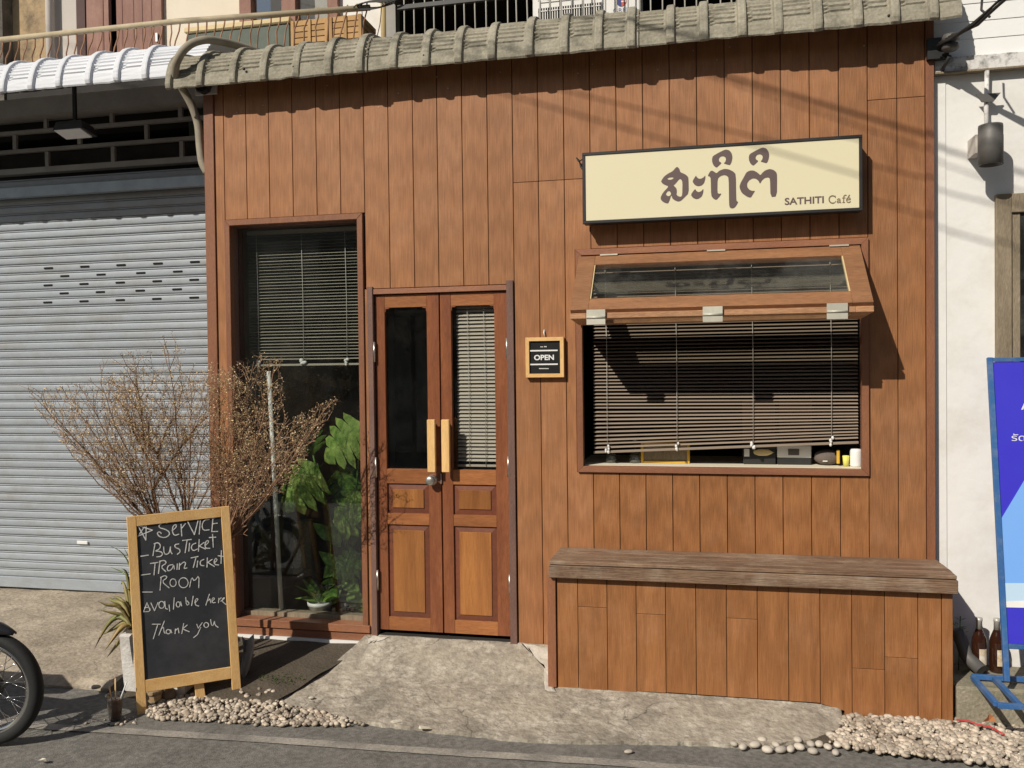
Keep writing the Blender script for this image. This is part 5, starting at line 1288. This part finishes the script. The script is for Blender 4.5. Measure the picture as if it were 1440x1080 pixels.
for k_, (f0, (tx, ty)) in enumerate(limbs):
    e = atD(tx, ty, D0 + random.uniform(-.2, .12)); n = 9; P = path(f0, e, n, .007, random.uniform(-.02, .02))
    stem.tube(P, [.0052 * (1 - .85 * i / n) + .0009 for i in range(n + 1)], 6)
    d = (e - f0).normalized(); L_ = (e - f0).length
    for j in range(int(5 + L_ * 13)):
        f = .10 + .88 * (j + random.random()) / int(5 + L_ * 13); i = min(int(f * n), n - 1); q = P[i] + (P[i + 1] - P[i]) * (f * n - i)
        sg = -1 if j % 2 else 1
        dd = (Matrix.Rotation(sg * random.uniform(.25, .7), 3, V((0, 1, 0))) @ d).normalized()
        dd = (dd + V((0, random.uniform(-.4, .4), .08))).normalized()
        shoot(q, dd, random.uniform(.06, .095), 0 if f < .8 else 2, .0023)
stem.build('branches', M_twig, SH); twig.build('twigs', M_twig, SH, recalc=False, kind='stuff'); bud.build('buds', M_bud, SH, recalc=False, kind='stuff')

AL = thing('aloe_plant', 'spiky aloe with drooping yellow tipped leaves at the left end of the trough', 'plant', onY(183, 890, -.78))
def blade(P, w_, n=8, fold=.35):
    """tapering folded leaf along control points"""
    pts = []; m_ = len(P) - 1
    for i in range(n + 1):
        f = i / n * m_; k_ = min(int(f), m_ - 1); pts.append(P[k_] + (P[k_ + 1] - P[k_]) * (f - k_))
    for _ in range(2): pts = [pts[0]] + [(pts[i - 1] + pts[i] * 2 + pts[i + 1]) / 4 for i in range(1, len(pts) - 1)] + [pts[-1]]
    mb = MB(); vs = []
    for i, p in enumerate(pts):
        t = (pts[min(i + 1, n)] - pts[max(i - 1, 0)]).normalized(); s = t.cross(V((.2, 1, .1))).normalized(); nn_ = s.cross(t)
        ww = w_ * (1 - (i / n) ** 1.6) * (.75 + .5 * min(1, i / n * 3)) * .5 + .0008
        vs += [p - s * ww + nn_ * ww * fold, p - nn_ * ww * .3, p + s * ww + nn_ * ww * fold, p + nn_ * ww * .15]
    fs = []
    for i in range(n):
        for k_ in range(4): fs.append((i * 4 + k_, i * 4 + (k_ + 1) % 4, i * 4 + 4 + (k_ + 1) % 4, i * 4 + 4 + k_))
    return mb.add(vs, fs, True)
blades = [[(184, 880), (168, 850), (150, 853), (137, 845)], [(182, 878), (165, 862), (148, 880), (133, 912)], [(182, 880), (170, 880), (158, 898), (147, 915)], [(184, 876), (178, 840), (172, 815), (170, 822)], [(186, 872), (182, 835), (177, 800), (171, 800)],
          [(184, 880), (176, 890), (165, 905), (150, 925)], [(186, 874), (172, 866), (156, 862), (140, 858)], [(184, 878), (172, 845), (158, 848), (150, 838)], [(190, 876), (188, 850), (183, 826), (176, 830)], [(186, 880), (178, 872), (160, 884), (143, 893)],
          [(192, 860), (186, 800), (172, 775), (155, 768)], [(190, 850), (184, 812), (170, 803), (156, 798)], [(192, 850), (190, 800), (180, 782), (174, 770)], [(188, 880), (180, 855), (165, 838), (158, 842)]]
for k_, bl_ in enumerate(blades):
    dd = 4.78 + random.uniform(-.08, .1)
    thin = k_ in (10, 11, 12)
    blade([atD(x, y, dd + (.03 * i if k_ % 2 else -.03 * i)) for i, (x, y) in enumerate(bl_)], .012 if thin else .034).build('leaf', M_leafB if thin else M_aloe, AL)
# low ground cover in the shade right of the board
mb = MB()
for k_ in range(900):
    x = random.uniform(-2.52, -2.2); y = random.uniform(-.55, -.22)
    if ((x + 2.36) / .17) ** 2 + ((y + .4) / .17) ** 2 > 1: continue
    c_ = V((x, y, -.165 + random.uniform(.0, .035))); a = random.uniform(0, 6.3); d = V((math.cos(a), math.sin(a), random.uniform(.1, .6))) * random.uniform(.008, .018); s = V((-d.y, d.x, 0)).normalized() * .004
    mb.add([c_, c_ + d * .5 + s, c_ + d, c_ + d * .5 - s], [(0, 1, 2, 3)])
tag(mb.build('ground_cover', M_moss, recalc=False, kind='stuff'), 'low green ground cover in the shade beside the trough', 'ground cover')
# grey torn cloth / broken pot rim at the right end of the trough
p = atD(352, 935, 4.95)
mb = MB(); vs = []
for i in range(7):
    for j in range(9):
        u, v_ = i / 6, j / 8; q = atD(340 + 17 * u - 7 * v_ * u + 2 * math.sin(v_ * 5), 895 + 62 * v_ + 5 * math.sin(u * 4), 4.98 + .05 * math.sin(u * 5 + v_ * 3)); vs.append(q)
mb.add(vs, [(i * 9 + j, (i + 1) * 9 + j, (i + 1) * 9 + j + 1, i * 9 + j + 1) for i in range(6) for j in range(8)], True)
o = mb.build('sack_cloth', mat('grey_sack', (.30, .29, .28), .9, rnd=0, bump=.4), recalc=False); sm_ = o.modifiers.new('t', 'SOLIDIFY'); sm_.thickness = .004
tag(o, 'crumpled grey sack showing past the right leg of the chalkboard', 'sack')

# ------------------------------------------------------------------ drink cups
def cup(px, py_base, h, r0, r1, label, kind):
    p = onZ(px, py_base, -.2); c_ = V((p.x, p.y, -.198))
    if kind == 'plastic':
        T = thing('plastic_cup', label, 'cup', c_)
        MB().lathe(c_, [(r0, .0), (r1, h), (r1 + .003, h + .002), (r1 + .001, h - .001), (r1 - .002, h - .004), (r0 - .002, .004), (0, .004)], 24).build('wall', M_cupgl, T)
        MB().lathe(c_, [(0, .006), (r0 - .004, .006), (r0 + (r1 - r0) * .8 - .004, h * .8), (0, h * .8)], 24).build('drink', M_tea, T)
        for (dx, hh, ln) in ((-.018, .05, .085), (.006, .05, .13), (.018, .06, .12)):
            a = c_ + V((dx * .5, 0, .05)); b = c_ + V((dx * 1.6 + (.05 if dx > .01 else 0), -.005, h + ln - .04)); MB().tube([a, b], .0035, 7).build('straw', M_pine if dx < .01 else M_plasticW, T)
    else:
        T = thing('bamboo_pot', label, 'cup', c_)
        MB().lathe(c_, [(r0, 0), (r1, h), (r1 - .004, h), (r0 - .004, .006), (0, .006)], 12, smooth=False).build('wall', M_bamboo, T)
        for f in (.25, .8): MB().lathe(c_, [(r0 + (r1 - r0) * f + .001, h * f - .006), (r0 + (r1 - r0) * f + .003, h * f), (r0 + (r1 - r0) * f + .001, h * f + .006)], 24).build('hoop', M_oldwood, T)
cup(162, 1011, .125, .032, .044, 'clear plastic cup of iced brown drink with three straws left of the chalkboard', 'plastic')
cup(217.5, 990, .075, .036, .042, 'small round slatted wooden pot between the legs of the chalkboard', 'pot')
p = onZ(237, 984, -.19)
tag(MB().blob(p + V((0, 0, .03)), (.045, .035, .042), n=14, m_=9, jit=.03).build('rounded_stone', mat('brown_stone', (.16, .12, .09), .7, rnd=0)), 'dark brown rounded stone beside the wooden pot', 'stone')

# ------------------------------------------------------------------ gravel
def in_poly(x, y, P):
    c = False; j = len(P) - 1
    for i in range(len(P)):
        if (P[i][1] > y) != (P[j][1] > y) and x < (P[j][0] - P[i][0]) * (y - P[i][1]) / (P[j][1] - P[i][1]) + P[i][0]: c = not c
        j = i
    return c
def gravel(name, label, poly, n, rmin, rmax, zbase, hump):
    mb = MB(); xs = [p[0] for p in poly]; ys = [p[1] for p in poly]; k_ = 0
    while k_ < n:
        x = random.uniform(min(xs), max(xs)); y = random.uniform(min(ys), max(ys))
        if not in_poly(x, y, poly): continue
        r = rmin * .75 + (rmax - rmin * .75) * random.random() ** 1.6 * 1.15; k_ += 1
        mb.blob((x, y, zbase(x, y) + random.uniform(0, hump)), (r * random.uniform(.9, 1.35), r * random.uniform(.75, 1.0), r * random.uniform(.55, .8)), random.uniform(0, 3.14), n=7, m_=5, jit=.06)
    o = mb.build(name, M_peb, recalc=False, kind='stuff'); tag(o, label, 'gravel'); return o
def zp(pts, z=-.19): return [tuple(onZ(x, y, z)[:2]) for x, y in pts]
gravel('pebble_gravel', 'cream pebble gravel heaped around the chalkboard feet', zp([(205, 1000), (215, 985), (262, 975), (300, 965), (350, 962), (385, 975), (405, 992), (450, 1002), (512, 1018), (470, 1020), (400, 1020), (330, 1016), (260, 1012), (210, 1010)]), 1450, .008, .0175, lambda x, y: -.198, .018)
gravel('pebble_gravel', 'scattered pebbles in the shade between the trough and the window', zp([(330, 965), (345, 930), (395, 930), (410, 955), (385, 980), (340, 985)]), 170, .010, .018, lambda x, y: -.175, .015)
gravel('pebble_gravel', 'pale pebble gravel bed below the right end of the bench and blue stand', zp([(1188, 1005), (1230, 1000), (1345, 1003), (1440, 1016), (1600, 1035), (1620, 1120), (1440, 1078), (1390, 1072), (1300, 1062), (1200, 1050), (1165, 1040), (1180, 1020)], -.17), 3400, .008, .0175, lambda x, y: -.184, .014)
gravel('pebble_gravel', 'stray small pebbles at the asphalt edge left of the plastic cup', zp([(100, 1012), (150, 1000), (200, 1008), (190, 1016), (110, 1017)]), 25, .006, .012, lambda x, y: -.2, .004)
row = [(1032, 1046), (1045, 1050), (1062, 1047), (1072, 1040), (1079, 1054), (1091, 1047), (1098, 1054), (1112, 1053), (1124, 1050), (1143, 1056), (1140, 1046), (1152, 1046), (1164, 1050), (1178, 1047), (1175, 1058), (1186, 1038), (1198, 1042), (1122, 1040), (1170, 1034), (1190, 1026)]
for (x, y) in row:
    p = onZ(x, y, -.185); r = random.uniform(.019, .028)
    tag(MB().blob(p, (r * random.uniform(1, 1.3), r * random.uniform(.75, .95), r * .62), random.uniform(0, 3), n=12, m_=8, jit=.03).build('pebble', M_peb2, recalc=False), 'rounded pale pebble in the row edging the asphalt by the apron', 'pebble', 'larger pebbles lining the asphalt edge')
for (x, y, s_2, lb) in ((134, 967, .024, 'single flat pale pebble on the forecourt left of the straws'), (884, 1058, .017, 'lone white pebble on the asphalt below the bench'), (438, 982, .013, 'small pebble on the lower left of the concrete apron')):
    p = onZ(x, y, -.195 if y > 1000 else -.17)
    tag(MB().blob(p + V((0, 0, .004)), (s_2 * 1.3, s_2 * .8, s_2 * .5), .4, n=12, m_=8, jit=.04).build('pebble', M_peb2, recalc=False), lb, 'pebble')
for (x, y, s_2, lb) in ((447, 1017, .035, 'pale paper scrap at the apron edge near the end of the pebbles'), (596, 1026, .045, 'yellowish flat litter scrap at the apron edge below the door'), (58, 1072, .03, 'small pale scrap on the asphalt below the motorbike wheel')):
    p = onZ(x + (110 if x == 447 else 0), y, -.192); mb = MB(); vs = []
    for i in range(7):
        a = i / 7 * 6.283; vs.append(p + V((math.cos(a) * s_2 * random.uniform(.6, 1.1), math.sin(a) * s_2 * .5, .006 + random.uniform(0, .012))))
    mb.add(vs, [tuple(range(7))]); tag(mb.build('paper_scrap', M_paper, recalc=False), lb, 'litter')

# ------------------------------------------------------------------ motorbike at the left edge
wc = atD(-16, 972, 4.2); wr_ = .281; wc.z = -.2 + wr_
MC = thing('motorbike', 'black step-through motorbike cut off by the left edge, front wheel and mudguard showing', 'motorbike', (wc.x, wc.y, -.2))
yaw = math.radians(7); HD = V((math.cos(yaw), math.sin(yaw), 0)); AXL = V((-math.sin(yaw), math.cos(yaw), 0))
def wheel(c_):
    t = MB().lathe(c_, [(wr_ - .058, -.02), (wr_ - .045, -.031), (wr_ - .02, -.034), (wr_ - .006, -.022), (wr_, 0), (wr_ - .006, .022), (wr_ - .02, .034), (wr_ - .045, .031), (wr_ - .058, .02), (wr_ - .05, 0)], 72, AXL, closed=True).build('tyre', M_tyre, MC)
    MB().lathe(c_, [(wr_ - .052, -.021), (wr_ - .060, -.024), (wr_ - .075, -.014), (wr_ - .080, -.012), (wr_ - .080, .012), (wr_ - .075, .014), (wr_ - .060, .024), (wr_ - .052, .021), (wr_ - .063, 0)], 72, AXL, closed=True).build('rim', M_chrome, MC)
    hb = MB().lathe(c_, [(0, -.06), (.025, -.058), (.03, -.045), (.062, -.042), (.065, .0), (.062, .03), (.03, .034), (.02, .05), (0, .052)], 32, AXL).build('hub', M_black, MC)
    u0 = V((0, 0, 1)); u1 = AXL.cross(u0)
    for k_ in range(36):
        a = 2 * math.pi * k_ / 36; side = 1 if k_ % 2 else -1; b = a + (.55 if (k_ // 2) % 2 else -.55)
        rim_p = c_ + (u0 * math.cos(a) + u1 * math.sin(a)) * (wr_ - .078); hub_p = c_ + (u0 * math.cos(b) + u1 * math.sin(b)) * .058 + AXL * .03 * side
        MB().tube([hub_p, rim_p], .0018, 5).build('spoke', M_chrome, hb)
wheel(wc)
ru = V((0, 0, 1)); 
def onwheel(a, r, lat=0.0): return wc + (HD * math.cos(a) + ru * math.sin(a)) * r + AXL * lat
mb = MB(); vs = []; n_ = 18
for i in range(n_ + 1):
    a = math.radians(62 + 95 * i / n_); f = i / n_; R_ = wr_ + .03 + .012 * math.sin(f * 3.1)
    wd = .05 * min(1, .25 + f * 4)
    for (l, dr) in ((-1, -.045), (-.85, -.01), (-.4, .012), (0, .02), (.4, .012), (.85, -.01), (1, -.045)): vs.append(onwheel(a, R_ + dr * min(1, .2 + f * 3), l * wd))
mb.add(vs, [(i * 7 + k_, i * 7 + k_ + 1, (i + 1) * 7 + k_ + 1, (i + 1) * 7 + k_) for i in range(n_) for k_ in range(6)], True)
o = mb.build('mudguard', M_bike, MC, recalc=False); sm_ = o.modifiers.new('t', 'SOLIDIFY'); sm_.thickness = .005; sm_.offset = 0
for s in (-1, 1):
    a = wc + AXL * .075 * s; b = wc - HD * .22 + ru * .38 + AXL * .075 * s
    MB().tube([a - (b - a) * .05, a + (b - a) * .5, b], [.022, .022, .018], 12).build('fork_leg', M_bike if s < 0 else M_steel, MC)
st0 = wc - HD * .22 + ru * .38; st1 = wc - HD * .42 + ru * .68
MB().tube([st0, st1], .028, 12).build('steering_column', M_bike, MC)
# front cowl with leg shields
mb = MB(); rings = []
for (h_, back, w_, d) in ((.38, .33, .05, .05), (.46, .36, .09, .07), (.56, .39, .11, .08), (.66, .42, .10, .08), (.74, .44, .06, .05)):
    c_ = wc - HD * back + ru * h_; rings.append([c_ + AXL * (w_ * math.cos(t)) + HD * (d * math.sin(t)) for t in [2 * math.pi * k_ / 14 for k_ in range(14)]])
vs = [p for r in rings for p in r]
mb.add(vs, [(i * 14 + k_, i * 14 + (k_ + 1) % 14, (i + 1) * 14 + (k_ + 1) % 14, (i + 1) * 14 + k_) for i in range(4) for k_ in range(14)] + [tuple(range(14)), tuple(range(56, 70))], True).build('front_cowl', M_bike, MC)
MB().blob(wc - HD * .34 + ru * .62, (.05, .08, .05), n=14, m_=9).build('headlight', M_plasticW, MC)
for s in (-1, 1):
    MB().tube([st1 + ru * .02, st1 + AXL * .16 * s + ru * .07, st1 + AXL * .33 * s - HD * .05 + ru * .06], .012, 10).build('handlebar', M_bike, MC)
def bodyring(t_list, name, matl):
    mb = MB(); vs = []
    for (back, h_, w_, hh) in t_list:
        c_ = wc - HD * back + ru * h_
        vs += [c_ + AXL * (w_ * math.cos(t)) + ru * (hh * math.sin(t)) for t in [2 * math.pi * k_ / 14 for k_ in range(14)]]
    n = len(t_list)
    mb.add(vs, [(i * 14 + k_, i * 14 + (k_ + 1) % 14, (i + 1) * 14 + (k_ + 1) % 14, (i + 1) * 14 + k_) for i in range(n - 1) for k_ in range(14)] + [tuple(range(14)), tuple(range((n - 1) * 14, n * 14))], True).build(name, matl, MC)
bodyring([(.25, .38, .06, .09), (.4, .2, .06, .07), (.6, .22, .07, .08), (.8, .33, .10, .1), (1.1, .42, .12, .09), (1.45, .48, .08, .05)], 'body', M_bike)
bodyring([(.62, .42, .05, .02), (.75, .47, .11, .04), (1.0, .48, .13, .04), (1.3, .53, .11, .04), (1.42, .54, .06, .02)], 'seat', M_tyre)
w2 = wc - HD * 1.22; wc_b = w2
MB().lathe(w2, [(wr_ - .058, -.02), (wr_ - .045, -.033), (wr_ - .02, -.036), (wr_, 0), (wr_ - .02, .036), (wr_ - .045, .033), (wr_ - .058, .02)], 48, AXL, closed=True).build('rear_tyre', M_tyre, MC)
MB().lathe(w2, [(0, -.05), (.07, -.045), (.07, .04), (0, .05)], 24, AXL).build('rear_hub', M_black, MC)
MB().tube([w2 + AXL * .1, w2 + HD * .5 + AXL * .1 + ru * .0], .035, 12).build('exhaust', M_chrome, MC)
bodyring([(.45, .08, .08, .07), (.7, .08, .1, .09), (.85, .1, .07, .07)], 'engine', M_lamp)

# ------------------------------------------------------------------ plants behind the display window
def monstera(c_, tip, up, size, droop=.25, lobes=6, splits=.34):
    size = size * 1.15
    """split leaf: centre line from c_ to tip, lobes on either side"""
    ax = (tip - c_); L_ = ax.length; ax.normalize(); s = ax.cross(up).normalized(); n = s.cross(ax).normalized()
    mb = MB()
    def P(u, v_):
        # u along 0..1, v_ sideways -1..1
        w_ = size * (math.sin(min(1, u * 1.05 + .12) * math.pi) ** .7)
        z_ = -droop * L_ * u * u - abs(v_) ** 1.5 * w_ * .35
        return c_ + ax * (L_ * u) + s * (v_ * w_) + n * z_
    for sd in (-1, 1):
        for k_ in range(lobes):
            u0 = k_ / lobes * .93; u1 = (k_ + 1) / lobes * .93; m = 4; sh = .12
            vs = []
            for j in range(m + 1):
                v_ = j / m; g = (u1 - u0) * .5 * (splits * max(0, v_ - .35) / .65)
                a = u0 + g + sh * v_; b = u1 - g + sh * v_
                if j == m: a, b = (a + b) / 2 - .008, (a + b) / 2 + .008
                vs += [P(min(a, 1), v_ * sd), P(min((a + b) / 2, 1), v_ * sd * (1.0 if j < m else 1.04)) + n * .004, P(min(b, 1), v_ * sd)]
            mb.add(vs, [(j * 3 + q, j * 3 + 3 + q, j * 3 + 4 + q, j * 3 + 1 + q) for j in range(m) for q in (0, 1)], True)
    return mb
def simple_leaf(c_, tip, up, w_, droop=.2, n=7):
    ax = tip - c_; L_ = ax.length; ax.normalize(); s = ax.cross(up).normalized(); nn_ = s.cross(ax).normalized(); mb = MB(); vs = []
    for i in range(n + 1):
        u = i / n; ww = w_ * math.sin((u ** .8) * math.pi) * .5 + .001; c2_ = c_ + ax * L_ * u - nn_ * droop * L_ * u * u
        vs += [c2_ - s * ww + nn_ * ww * .3, c2_, c2_ + s * ww + nn_ * ww * .3]
    return mb.add(vs, [(i * 3 + q, i * 3 + 1 + q, i * 3 + 4 + q, i * 3 + 3 + q) for i in range(n) for q in (0, 1)], True)
up_v = V((.1, -.9, .45)).normalized()
def floorpt(px, y): p = onY(px, 860, y); return V((p.x, y, .0))
# big monstera
mp0 = V((onY(470, 800, .42).x, .42, .0))
MO = thing('monstera_plant', 'tall split-leaf monstera behind the display window glass', 'plant', mp0)
for (pa, pb, sz, y_, mt, dr) in (((508, 594), (436, 655), .17, .22, M_leafB, .25), ((446, 652), (382, 730), .17, .19, M_leafB, .1), ((478, 655), (506, 742), .13, .33, M_leafA, .1), ((506, 690), (466, 772), .14, .25, M_leafB, .12), ((506, 778), (458, 818), .10, .22, M_leafA, .12), ((440, 640), (420, 588), .11, .5, M_leafA, .2)):
    monstera(onY(*pa, y_), onY(*pb, y_ - .03), up_v, sz, dr).build('leaf', mt, MO, recalc=False)
    q = onY(*pa, y_); MB().tube([mp0 + V((random.uniform(-.03, .03), 0, .05)), (mp0 + q) / 2 + V((.03, .05, .05)), q], .006, 6).build('stalk', M_leafA, MO)
MB().lathe(mp0, [(.09, 0), (.12, .2), (.11, .2), (.1, .17), (0, .17)], 20).build('pot', M_black, MO)
# second leafy plant low right
lp0 = V((onY(492, 840, .3).x, .30, .0))
L2_ = thing('leafy_houseplant', 'bushy broad-leaved houseplant low at the right of the display window', 'plant', lp0)
for (pa, pb, w_) in (((480, 800), (448, 775), .07), ((478, 790), (452, 812), .08), ((485, 770), (505, 745), .08), ((490, 780), (512, 800), .08), ((482, 810), (505, 835), .09), ((470, 760), (440, 735), .07), ((478, 770), (462, 735), .07), ((486, 750), (492, 715), .08), ((480, 830), (455, 850), .08), ((490, 830), (512, 860), .09), ((475, 815), (440, 832), .06), ((490, 760), (470, 715), .08), ((496, 740), (510, 700), .08), ((488, 845), (498, 868), .08)):
    y_ = random.uniform(.2, .36); simple_leaf(onY(*pa, y_), onY(*pb, y_ - .04), up_v, w_ * 1.15).build('leaf', random.choice((M_leafA, M_leafB, M_leafA)), L2_, recalc=False)
MB().tube([lp0, lp0 + V((-.02, 0, .3)), lp0 + V((0, 0, .65))], .008, 6).build('stem', M_leafA, L2_)
MB().lathe(lp0, [(.07, 0), (.09, .12), (.08, .12), (.07, .1), (0, .1)], 18).build('pot', M_black, L2_)
# white pot with small plant
wp0 = onY(446, 868, .16); wp0 = V((wp0.x, .21, .0))
WPt = thing('potted_plant', 'small leafy plant in a white pot at the foot of the display window', 'plant', wp0)
MB().lathe(wp0 + V((0, 0, .004)), [(.055, 0), (.075, .09), (.082, .092), (.084, .115), (.076, .115), (.07, .1), (0, .1)], 28).build('pot', M_plasticW, WPt)
for k_ in range(12):
    a = k_ / 12 * 6.28 + .3; q = wp0 + V((.02 * math.cos(a), .02 * math.sin(a), .11)); e = q + V((math.cos(a) * random.uniform(.08, .17), math.sin(a) * .09 - .02, random.uniform(.06, .22)))
    simple_leaf(q, e, V((-math.cos(a) * .5, -math.sin(a) * .5 - .3, .8)).normalized(), .045, .3).build('leaf', random.choice((M_leafA, M_leafB)), WPt, recalc=False)
# white pole leaning behind the glass
tag(MB().tube([onY(378, 522, .16), onY(396, 866, .14)], .0145, 12).build('white_pole', M_plasticW), 'thin white pole leaning inside the display window', 'pole')
p = onY(424, 770, .5)
CB2 = MB().box(p.x - .07, p.x + .07, .5, .6, onY(424, 810, .5).z, onY(424, 733, .5).z)
tag(CB2.build('stone_slab', M_plinth, bevel=.006), 'small grey stone slab among the plants in the display window', 'stone')
# grey backdrop and paler low box added for the grey tone in the glass
p0 = onY(336, 866, .2); p1 = onY(384, 800, .25)
tag(MB().box(-3.0, onY(384, 700, .42).x, .42, .45, .001, 1.42).build('grey_backdrop', mat('slate_backdrop', (.075, .085, .095), .6, c2=(.055, .065, .075), scale=2, rnd=0)), 'plain slate grey partition added behind the left of the display window for its grey tone', 'backdrop')
tag(MB().box(-2.99, onY(392, 840, .33).x, .22, .41, .001, .26).build('grey_box', mat('paler_tone_box', (.14, .14, .135), .9, rnd=0), bevel=.01), 'low paler grey box added on the floor behind the left of the display window', 'box')

# ------------------------------------------------------------------ things on the serving counter
zc0 = 1.0525
def cx(px, y): return onY(px, 640, y).x
a_, b_2 = cx(901, .16), cx(970, .16)
TY = thing('yellow_tray', 'yellow framed shallow tray on the serving counter', 'tray', ((a_ + b_2) / 2, .16, zc0))
zt_ = zc0 + .125
MB().box(a_, a_ + .016, .16, .19, zc0, zt_).build('side', M_yellow, TY, bevel=.003); MB().box(b_2 - .016, b_2, .16, .19, zc0, zt_).build('side', M_yellow, TY, bevel=.003)
MB().box(a_ + .016, b_2 - .016, .16, .19, zc0, zc0 + .014).build('side', M_yellow, TY, bevel=.003); MB().box(a_ + .016, b_2 - .016, .16, .19, zt_ - .014, zt_).build('side', M_yellow, TY, bevel=.003)
MB().box(a_ + .016, b_2 - .016, .17, .185, zc0 + .014, zt_ - .014).build('panel', M_oldwood, TY)
M_gls = glass_mat('drinking_glass', (.8, .84, .82), dust=.16)
for px, lb in ((859, 'upturned stem glass at the left end of the counter'), (893, 'upturned stem glass just left of the yellow tray')):
    c_ = V((cx(px, .17), .17, zc0)); T = thing('stem_glass', lb, 'glass', c_, 'glasses on the counter')
    MB().lathe(c_, [(.034, 0), (.036, .02), (.03, .05), (.012, .075), (.005, .08)], 20).build('bowl', M_gls, T); MB().lathe(c_, [(.005, .08), (.005, .13), (.03, .138), (.03, .14)], 20).build('foot', M_gls, T)
a_, b_2 = cx(1045, .16), cx(1091, .16)
T = thing('black_device', 'black box device with a pale sticker left of the white topped box', 'device', ((a_ + b_2) / 2, .16, zc0))
MB().box(a_, b_2, .16, .3, zc0, zc0 + .11).build('case', M_black, T, bevel=.004)
MB().box(a_ + .006, a_ + .035, .1575, .1595, zc0 + .045, zc0 + .09).build('sticker', M_plasticW, T)
MB().blob(((a_ + b_2) / 2 + .02, .157, zc0 + .07), (.055, .003, .02), n=12, m_=6, jit=.12).build('gold_sticker', M_beige, T)
a_, b_2 = cx(1093, .16), cx(1141, .16)
T = thing('white_topped_box', 'box with white upper face and black base on the counter', 'box', ((a_ + b_2) / 2, .16, zc0))
MB().box(a_, b_2, .16, .32, zc0, zc0 + .04).build('base', M_black, T, bevel=.003); MB().box(a_, b_2, .16, .32, zc0 + .0405, zc0 + .11).build('lid', M_plasticW, T, bevel=.003)
MB().box(a_ + .06, a_ + .12, .1575, .1595, zc0 + .055, zc0 + .09).build('display', M_lamp, T)
c_ = V((cx(1163, .17), .17, zc0 + .045))
T = thing('felt_pouch', 'soft grey-brown felt pouch beside the yellow cup', 'pouch', (c_.x, c_.y, zc0))
MB().blob(c_, (.072, .05, .045), n=20, m_=12, jit=.02).build('body', M_bag, T); MB().box(c_.x + .045, c_.x + .062, .122, .135, zc0 + .012, zc0 + .09).build('tab', M_yellow, T, bevel=.003); MB().box(c_.x - .03, c_.x - .005, .1195, .123, zc0 + .024, zc0 + .03).build('tag', M_plasticW, T)
c_ = V((cx(1190, .1), .11, zc0)); tag(MB().lathe(c_, [(.014, 0), (.019, .06), (.017, .06), (.012, .004), (0, .004)], 18).build('yellow_cup', M_yel2), 'small lemon yellow cup between the pouch and the white roll', 'cup')
c_ = V((cx(1204, .1), .11, zc0)); tag(MB().lathe(c_, [(.030, 0), (.032, .01), (.031, .085), (.026, .098), (.01, .1), (0, .1)], 24).build('white_jar', M_plasticW), 'white rounded jar at the right end of the counter', 'jar')
# posters on the interior wall seen through the blind
for (pa, pb, lb) in ((1044, 1090, 'left of two pale menu sheets hanging inside behind the blind'), (1096, 1142, 'right of two pale menu sheets hanging inside behind the blind')):
    a_, b_2 = onY(pa, 600, .62), onY(pb, 600, .62)
    tag(MB().box(a_.x, b_2.x, .62, .624, onY(1090, 632, .62).z, onY(1090, 563, .62).z).build('menu_sheet', mat('menu_card', (.42, .30, .24), .7, c2=(.5, .2, .15), scale=30, contrast=.2, rnd=.1)), lb, 'menu', 'menu sheets inside the serving window')

# ------------------------------------------------------------------ street across, seen only as reflections
for k_, (x0, x1, h_, lb) in enumerate(((-14, -6.2, 6.2, 'drab three-bay shophouse across the street to the left'), (-6.1, 1.5, 5.4, 'low drab shophouse directly across the street'), (1.6, 9.5, 6.6, 'taller drab shophouse across the street to the right'))):
    T = thing('opposite_shophouse', lb, 'building', ((x0 + x1) / 2, -13, -.2), 'shophouses across the street')
    MB().box(x0, x1, -19, -13, -.2, h_).build('wall', M_opp, T)
    n_ = int((x1 - x0) / 2.4)
    for i in range(n_):
        xa = x0 + .5 + i * 2.4
        MB().box(xa, xa + 1.7, -13.0, -12.96, -.1, 2.5).build('shop_opening', M_intdark, T); MB().box(xa + .3, xa + 1.3, -13.0, -12.96, 3.3, 4.6).build('window', M_slot, T)
    MB().box(x0, x1, -12.99, -11.7, 2.8, 2.9).build('awning', M_oldwood, T)
